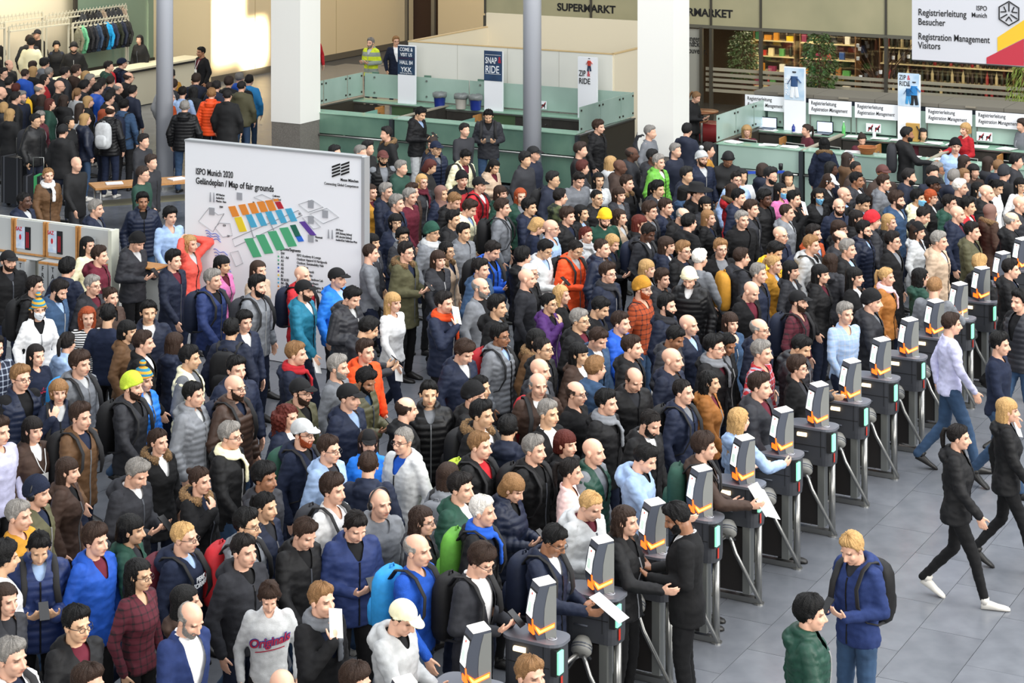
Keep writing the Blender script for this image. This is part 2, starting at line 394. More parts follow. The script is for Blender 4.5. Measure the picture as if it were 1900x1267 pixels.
def hand(mb, W, d, n, s, curl):
    d = d.normalized(); n = (n - d*n.dot(d)).normalized(); t = d.cross(n).normalized()     # t runs across the palm
    if s > 0: t = -t
    M3 = Matrix((t, d, n)).transposed()
    mb.ell(W+d*.045, (.040, .052, .017), M3, 12, 8); mb.cap(W-d*.01, .027, W+d*.02, .026)
    for k, (L_, o) in enumerate(((.066, .031), (.078, .0105), (.073, -.0105), (.056, -.031))):
        p = W + d*(.082-.004*abs(k-1.3)) + t*o; q = d
        for j, fr in enumerate((.45, .32, .25)):
            q = (q + n*curl*(.6+.4*j)).normalized(); e = p + q*L_*fr; mb.cap(p, .0098-.0010*j, e, .0092-.0012*j, 8); p = e
    p = W + d*.028 + t*.036; q = (d*.75 + t*.62 + n*.25).normalized(); e = p+q*.036; mb.cap(p-q*.01, .0125, e, .0105, 8); mb.cap(e, .0105, e+(q*.5+d*.6+n*.3).normalized()*.028, .0085, 8)
def headM(pose, hd, fem, dz, tw=0):
    n = Vector((0, .015, 1.50+dz)); a = {'hd': R(27), '': R(4)}[hd]
    return Matrix.Translation(n) @ Matrix.Rotation(R(tw), 4, 'Z') @ Matrix.Rotation(a, 4, 'X') @ Matrix.Translation((0, -.020, .120)) 
_lib = {}
LOW = 1
def body_mesh(fem, pose, hd):
    k = ('body', fem, pose, hd, LOW)
    if k in _lib: return _lib[k]
    J = skel(pose, fem); mb = MB(); M = headM(pose, hd, fem, J['dz'])
    head_mb(mb, M, fem)
    mb.cap(M @ Vector((0, .022, -.065)), .052-.007*fem, Vector((0, .022, 1.42+J['dz'])), .058-.008*fem, 14)
    torso(mb, J, fem, -.012, .90)
    arms(mb, J, -.004)
    curl = {'a': .25, 'p': .42, 'u': .55, 'g': .5, 'w': .35, 'x': .3, 's': .4}[pose]
    for s in (-1, 1): hand(mb, J['wr', s], J['hd', s], J['hn', s], s, curl)
    me = remesh(mb, 'body', (.0073 if LOW == 1 else .0175), 2 if LOW == 1 else 1)
    P = getv(me); Mi = M.inverted(); A = np.array(Mi); Q = P @ A[:3, :3].T + A[:3, 3]
    near = (np.abs(Q) < .16).all(1); d, c = head_paint(Q); d = d*near; c = c*near[:, None]
    yv = np.array(M)[:3, 1]; setv(me, P + d[:, None]*yv[None, :])
    at = me.color_attributes.new('face', 'FLOAT_COLOR', 'POINT'); at.data.foreach_set('color', np.ascontiguousarray(c, np.float32).ravel())
    _lib[k] = me; return me
def wrinkle(me, amp, kind, J):
    P = getv(me); N = np.empty(len(me.vertices)*3, np.float32); me.vertices.foreach_get('normal', N); N = N.reshape(-1, 3); out = np.empty(len(P))
    segs = []
    for s in (-1, 1): segs += [(J['sh', s], J['el', s]), (J['el', s], J['wr', s])]
    X = P.astype(np.float64)
    for i, p in enumerate(X): out[i] = noise.noise(Vector((p[0]*12+p[2]*5, p[1]*12, p[2]*24)))*.8 + noise.noise(Vector((p[0]*30-p[2]*12, p[1]*30, p[2]*50)))*.45
    d = out*amp
    if kind in 'pv':
        best = np.full(len(X), 1e9); ph = X[:, 2]/.062
        dt = np.hypot(X[:, 0]/1.35, X[:, 1])-.02; best = dt.copy()
        for a, b_ in segs:
            a = np.array(a); b = np.array(b_); ab = b-a; t = np.clip(((X-a)@ab)/(ab@ab), 0, 1); ds = np.linalg.norm(X-a-t[:, None]*ab, axis=1)
            m = (ds < best) | (np.abs(X[:, 0]) > .215); ph[m] = (t*np.linalg.norm(ab)/.058)[m]; best[m] = ds[m]
        d = d*.7 + .013*(np.abs(np.sin(np.pi*ph))**.6 - .6)
    setv(me, P + N*d[:, None])
def neckcut(me, dz, kind):
    """open the front: deep V for blazers, a short one for jackets and coats"""
    z0, sl, wm = {'z': (1.10, .30, .075), 'c': (1.22, .34, .07), 'j': (1.33, .45, .06), 'p': (1.36, .5, .05), 'f': (1.30, .4, .06), 'v': (1.18, .25, .06), 'o': (1.38, .5, .055), 'h': (1.39, .55, .045), 'w': (1.43, .8, .05)}[kind]
    bm = bmesh.new(); bm.from_mesh(me)
    kill = [v for v in bm.verts if v.co.y < -.02 and v.co.z-dz > z0 and abs(v.co.x) < min(wm, (v.co.z-dz-z0)*sl+.004) and v.co.z-dz < 1.50]
    bmesh.ops.delete(bm, geom=kill, context='VERTS')
    for _ in range(6):
        bv = [v for v in bm.verts if v.is_boundary]; new = []
        for v in bv:
            q = [e.other_vert(v).co for e in v.link_edges if e.is_boundary]; new.append((v.co+sum(q, Vector())/len(q))/2 if q else v.co.copy())
        for v, c in zip(bv, new): v.co = c
    bm.to_mesh(me); bm.free()
def garment_mesh(fem, pose, kind):
    """kind: j jacket, p padded, c coat, z blazer, o hoodie, f parka, h shirt, w sweater, v padded vest"""
    k = ('g', fem, pose, kind, LOW)
    if k in _lib: return _lib[k]
    J = skel(pose, fem); dz = J['dz']; mb = MB()
    off = {'j': .022, 'p': .034, 'c': .024, 'z': .018, 'o': .020, 'f': .032, 'h': .008, 'w': .012, 'v': .030}[kind]
    bot = {'j': .80, 'p': .80, 'c': .56, 'z': .76, 'o': .85, 'f': .68, 'h': .86, 'w': .87, 'v': .84}[kind]
    if pose == 's': bot = max(bot, .90)
    torso(mb, J, fem, off, bot, 1.478, .05 if bot > .7 else .12)
    if kind != 'v': arms(mb, J, off*.62+.002, cuff=.02, short=False)
    else:
        for s in (-1, 1): mb.cap(J['sh', s]-Vector((s*.05, 0, 0)), .05, J['sh', s]+Vector((s*.005, 0, -.02)), .062)
    z = dz
    ring = lambda rx, ry, z0, gap, tilt=.05, cy=.02: [Vector((rx*math.sin(a), cy+ry*math.cos(a), z0+dz-tilt*(-math.cos(a)))) for a in [R(-180+gap+(360-2*gap)*i/18) for i in range(19)]]
    if kind in 'jcv': mb.tube(ring(.084, .076, 1.482, 34, .03), .020, 8, flat=1.8)
    if kind == 'j': mb.ell((0, .122, 1.435+dz), (.112, .050, .072), None, 14, 10); mb.tube(ring(.098, .092, 1.462, 70, .02), .022, 8)
    if kind == 'h': mb.tube(ring(.070, .064, 1.475, 30, .025), .010, 8, flat=1.9)
    if kind == 'z': mb.tube([Vector((x, y, zz+dz)) for x, y, zz in ((-.03, -.135, 1.14), (-.075, -.128, 1.30), (-.088, -.07, 1.43), (-.07, .05, 1.485), (0, .088, 1.495), (.07, .05, 1.485), (.088, -.07, 1.43), (.075, -.128, 1.30), (.03, -.135, 1.14))], [.010, .018, .018, .014, .014, .014, .018, .018, .010], 8)
    if kind == 'p': mb.tube(ring(.084, .076, 1.492, 22, .02), .027, 8, flat=1.5); mb.ell((0, .130, 1.44+dz), (.105, .05, .07), None, 14, 10)
    if kind in 'of':
        mb.tube(ring(.096, .086, 1.472, 26, .045), .030, 8, flat=1.25); mb.ell((0, .140, 1.425+dz), (.130, .065, .095), None, 14, 10)
    if kind == 'w': mb.tube(ring(.062, .058, 1.478, 0, .02), .009, 8)
    if kind in 'ow':  # ribbed hem
        pass
    me = remesh(mb, 'garment', .0145 if LOW == 1 else .034, 2 if LOW == 1 else 1)
    wrinkle(me, {'p': .005, 'z': .006, 'h': .009, 'v': .004, 'w': .008}.get(kind, .011), kind, J)
    if LOW == 1: neckcut(me, dz, kind)
    _lib[k] = me; return me
def inner_mesh(fem, pose):
    k = ('i', fem, pose, LOW)
    if k in _lib: return _lib[k]
    J = skel(pose, fem); mb = MB(); torso(mb, J, fem, .001, .95, 1.472)
    mb.tube([Vector((.062*math.sin(a), .02+.056*math.cos(a), 1.478+J['dz']+.02*math.cos(a))) for a in [2*math.pi*i/18 for i in range(18)]], .011, 8, closed=True)
    me = remesh(mb, 'shirt', .016 if LOW == 1 else .04, 1); _lib[k] = me; return me
def sleeves_mesh(fem, pose):
    k = ('sl', fem, pose, LOW)
    if k in _lib: return _lib[k]
    J = skel(pose, fem); mb = MB(); torso(mb, J, fem, .006, .84, 1.47); arms(mb, J, .012, cuff=.02)
    me = remesh(mb, 'sweater', .015 if LOW == 1 else .036, 1); wrinkle(me, .006, 'j', J); _lib[k] = me; return me
def trouser_mesh(fem, pose):
    k = ('t', fem, pose, LOW)
    if k in _lib: return _lib[k]
    J = skel(pose, fem); mb = MB(); torso(mb, J, fem, .004, .86, 1.0) if pose != 's' else mb.ell((0, .03, .47), (.18, .14, .12))
    legs(mb, J, .012 if not fem else .004, low=.0); me = remesh(mb, 'trousers', .016 if LOW == 1 else .038, 2); wrinkle(me, .008, 'j', J); _lib[k] = me; return me
def shoe_mesh(pose, s, hi=False):
    k = ('shoe', pose, s, hi, LOW)
    if k in _lib: return _lib[k]
    J = skel(pose, 0); a = J['an', s]; mb = MB(); up = pose == 'w' and s > 0
    rings = []
    for y, wd, h in ((.065, .018, .035), (.055, .032, .070), (.02, .038, .085), (-.03, .040, .075), (-.09, .046, .052), (-.15, .046, .040), (-.185, .034, .030), (-.20, .014, .018)):
        rings.append([Vector((wd*math.copysign(abs(math.cos(t))**.7, math.cos(t)), y, max(0, h*.5+h*.5*math.copysign(abs(math.sin(t))**.6, math.sin(t))))) for t in [2*math.pi*i/12 for i in range(12)]])
    mb.loft(rings)
    mb.tube([(0, .025, .05), (0, .03, .11 if not hi else .20)], [.040, .042], 10)
    M = Matrix.Translation((a.x, a.y-.03, a.z-.09)) @ Matrix.Rotation(R(28 if up else 0), 4, 'X') @ Matrix.Rotation(R(-8*s), 4, 'Z')
    mb.v = [tuple(M @ Vector(p)) for p in mb.v]; me = mb.mesh('shoe', True); _lib[k] = me; return me
def zip_mesh(fem, kind, dz):
    k = ('zip', fem, kind, dz)
    if k in _lib: return _lib[k]
    off = {'j': .022, 'p': .038, 'o': .020, 'f': .034}[kind]; z0 = {'j': .82, 'p': .82, 'o': .87, 'f': .70}[kind]; z1 = {'j': 1.335, 'p': 1.365, 'o': 1.385, 'f': 1.305}[kind]
    if dz: z0 = .92
    m = [(.82, .112, .015), (.92, .120, .012), (1.02, .106, .005), (1.13, .106, 0), (1.25, .116, 0), (1.34, .116, .005), (1.405, .098, .012)]
    f = [(.82, .118, .015), (.92, .118, .012), (1.02, .096, .005), (1.13, .098, 0), (1.25, .126, -.012), (1.34, .108, .0), (1.405, .088, .012)]
    T = np.array(f if fem else m); pts = []
    for i in range(13):
        z = z0+(z1-z0)*i/12; fl = .05*max(0, .92-z); pts.append((0, np.interp(z, T[:, 0], T[:, 2])-np.interp(z, T[:, 0], T[:, 1])-off-fl-.002, z+dz))
    me = MB().tube(pts, .0065, 6).mesh('zip'); _lib[k] = me; return me
def scarf_mesh():
    if 'scarf' in _lib: return _lib['scarf']
    mb = MB()
    for z0, r, th in ((1.465, .092, .034), (1.50, .082, .030)):
        mb.tube([Vector((r*math.sin(a), .012+r*.95*math.cos(a), z0-.022*(-math.cos(a)))) for a in [2*math.pi*i/20 for i in range(20)]], th, 8, closed=True)
    mb.tube([(.03, -.105, 1.45), (.05, -.150, 1.36), (.045, -.155, 1.20)], [.03, .036, .034], 8, flat=.5)
    me = remesh(mb, 'scarf', .011, 1); J = skel('a', 0); wrinkle(me, .010, 'j', J); _lib['scarf'] = me; return me
def fur_mesh():
    if 'fur' in _lib: return _lib['fur']
    mb = MB(); mb.tube([Vector((.118*math.sin(a), .030+.105*math.cos(a), 1.475+.035*math.cos(a))) for a in [R(-150+300*i/20) for i in range(21)]], .036, 10)
    me = remesh(mb, 'fur', .008, 0); P = getv(me); N = np.empty(len(P)*3, np.float32); me.vertices.foreach_get('normal', N); N = N.reshape(-1, 3); rr = random.Random(3)
    setv(me, P+N*np.array([rr.uniform(-.006, .018) for _ in P])[:, None]); _lib['fur'] = me; return me
def bag_meshes(fem):
    k = ('bag', fem)
    if k in _lib: return _lib[k]
    y0 = .145; mb = MB()
    prof = [(.60, .0), (.85, .03), (1.0, .10), (1.0, .30), (.95, .40), (.75, .46), (.45, .49)]
    rings = []
    for q, h in prof:
        rings.append([Vector((.155*q*math.copysign(abs(math.cos(t))**.55, math.cos(t)), y0+.085+.085*q*math.copysign(abs(math.sin(t))**.6, math.sin(t)), .96+h)) for t in [2*math.pi*i/20 for i in range(20)]])
    mb.loft(rings); mb.tube([(-.03, y0+.06, 1.44), (-.02, y0+.06, 1.475), (.02, y0+.06, 1.475), (.03, y0+.06, 1.44)], .007, 6); body = mb.mesh('pack', True)
    mb = MB(); rings = []
    for q, h in ((.5, .0), (.9, .02), (1, .08), (1, .16), (.8, .21), (.4, .23)):
        rings.append([Vector((.115*q*math.copysign(abs(math.cos(t))**.5, math.cos(t)), y0+.17+.045*q*math.copysign(abs(math.sin(t))**.6, math.sin(t)), 1.0+h)) for t in [2*math.pi*i/16 for i in range(16)]])
    mb.loft(rings); pocket = mb.mesh('pocket', True)
    st = []
    sh = .105
    for s in (-1, 1):
        mb = MB(); mb.tube([(s*.08, y0+.02, 1.40), (s*sh, .10, 1.482), (s*(sh+.006), .01, 1.497), (s*(sh+.012), -.075, 1.455), (s*(sh+.012), -.150, 1.33), (s*.135, -.155, 1.20), (s*.175, -.10, 1.08), (s*.17, .05, 1.02), (s*.13, y0+.02, 1.0)], [.026]*6+[.014]*3, 8, flat=.35); st.append(mb.mesh('strap', True))
    _lib[k] = (body, pocket, st); return _lib[k]

COLS = dict(bk='#0e0e10', nv='#141c30', nb='#1e2d58', dg='#26272c', mg='#6c6f74', lg='#b3b5b6', wh='#dcdcdc', bl='#28405c', rb='#1c4fae', bb='#2272d0', cy='#2a86c4', rd='#a82028', mr='#561a28', gn='#1d4034', gb='#5c9a38', br='#5a4028', bn='#55302c', dn='#3a2a22', yl='#e8b624', ms='#b07d28', pk='#c06a9a', hp='#e4c4c0', pu='#43205c', cr='#e2dcb8', bg='#b09a84', ol='#4c4a34', tl='#1c6a84', lb='#93abcd', co='#e0564a', rs='#9c4018', lv='#b8b8d4', tn='#96602c', yg='#b8cc3c', hv='#c8dc28', pm='#d8a030')
COLS['or'] = '#d0481e'; COLS['pc'] = '#e0b8bc'; COLS['wlb'] = '#8a9cc0'
CNAME = dict(bk='black', nv='navy', nb='dark blue', dg='dark grey', mg='grey', lg='light grey', wh='white', bl='denim blue', rb='royal blue', bb='bright blue', cy='bright blue', rd='red', mr='maroon', gn='dark green', gb='bright green', br='brown', bn='dark brown', dn='dark brown', yl='yellow', ms='mustard', pk='pink', pu='purple', cr='cream', bg='beige', ol='olive', tl='teal', lb='light blue', co='coral', rs='rust red', lv='pale lilac', tn='tan', yg='lime green', hv='yellow', pm='striped', st='striped', qn='checked')
CNAME['or'] = 'orange'; CNAME['pc'] = 'pale pink'
GNAME = dict(j='jacket', p='padded jacket', c='coat', z='blazer', o='hoodie', f='fur-trimmed parka', h='shirt', w='sweater', v='vest', q='checked shirt', k='camouflage jacket')
HCOL = dict(k='#080707', d='#120d0b', b='#2a1c14', l='#7a5a3a', y='#a58355', g='#77736e', w='#cfcac2', r='#4a1a12', o='#8a3c1c')
HNAME = dict(k='black-haired', d='dark-haired', b='brown-haired', l='light-brown-haired', y='blond', g='grey-haired', w='white-haired', r='auburn-haired', o='ginger-haired')
SKIN = {1: '#dcac92', 2: '#d3a886', 3: '#9a6c50', 4: '#583a2c'}
def skin_mat(sk, hc):
    c = lin(SKIN[sk]); key = 'skin'
    if key not in MC:
        m = mat(key, c, .46, var=.09, objcol=True); nt = m.node_tree; N = nt.nodes; L = nt.links; b = N['Principled BSDF']
        at = N.new('ShaderNodeAttribute'); at.attribute_name = 'face'; sp = N.new('ShaderNodeSeparateColor'); L.new(at.outputs['Color'], sp.inputs[0])
        src = b.inputs['Base Color'].links[0].from_socket
        lp = N.new('ShaderNodeVectorMath'); lp.operation = 'MULTIPLY'; lp.inputs[1].default_value = (.66, .36, .36); L.new(src, lp.inputs[0])
        for i, cc in ((0, lp.outputs[0]), (1, lin('#2a1c14')), (2, lin('#120e0c'))):
            mx = N.new('ShaderNodeMix'); mx.data_type = 'RGBA'; L.new(sp.outputs[i], mx.inputs[0]); L.new(src, mx.inputs[6])
            if i == 0: L.new(cc, mx.inputs[7])
            else: mx.inputs[7].default_value = cc
            src = mx.outputs[2]
        L.new(src, b.inputs['Base Color'])
    return (MC[key], c)
def hair_mat(c): return (mat('hair', '#222222', .5, bump=.9, bscale=140, var=.12, kind='soft', objcol=True, lift=1.6, scale=70, spec=.22), lin(HCOL[c]))
def cloth_mat(g, c):
    if c not in COLS and c not in ('st', 'pm', 'hv'): c = {'dgn': 'gn', 'hl': 'lg'}.get(c, 'dg')
    if g == 'q':
        li = c in ('mr', 'rs', 'ms'); return (mat('plaid_dark' if li else 'plaid_light', '#888888', .85, bump=.15, bscale=300, kind='plaid', objcol=True, col2='#1c1016' if li else '#aab4c4', scale=17), lin(COLS[c]))
    if c == 'st': return (mat('striped', '#e8e8e8', .85, kind='stripe', col2='#141414', scale=38), (1, 1, 1, 1))
    if c == 'pm': return (mat('bobble', '#d89a2c', .9, bump=.5, bscale=90, kind='stripe', col2='#2a7a94', scale=22), (1, 1, 1, 1))
    if g == 'k': return (mat('camouflage', '#4a5232', .9, kind='spots', col2='#1c241c', scale=14), (1, 1, 1, 1))
    if g == 'hv': return (mat('hivis', '#cfe02a', .7, kind='stripe', col2='#8f9a90', scale=5), (1, 1, 1, 1))
    cl = lin(COLS[c])
    if c == 'bl': return (mat('denim', '#3a5878', .9, bump=.25, bscale=260, var=.15, kind='soft', objcol=True, lift=1.5, scale=9), cl)
    rough = {'p': .45, 'j': .68, 'v': .45, 'z': .85}.get(g, .88); b2 = {'w': (.35, 160), 'o': (.25, 200), 's': (.5, 110)}.get(g, (.18, 220))
    return (mat('cloth_%s' % (g if g in 'pjvzwos' else 'x'), '#555555', rough, bump=b2[0], bscale=b2[1], var=.16, kind='soft', objcol=True, lift=1.35, scale=16, spec=.3), cl)
def one(m):
    """a plain material of one colour, for the joined far crowd"""
    if not isinstance(m, tuple): return m
    b, c = m; k = b.name+'_%d_%d_%d' % tuple(int(v*255) for v in c[:3])
    if b.name in ('striped', 'bobble', 'camouflage', 'hivis'): return b
    return mat(k, c, .8 if b.name != 'cloth_p' else .5)
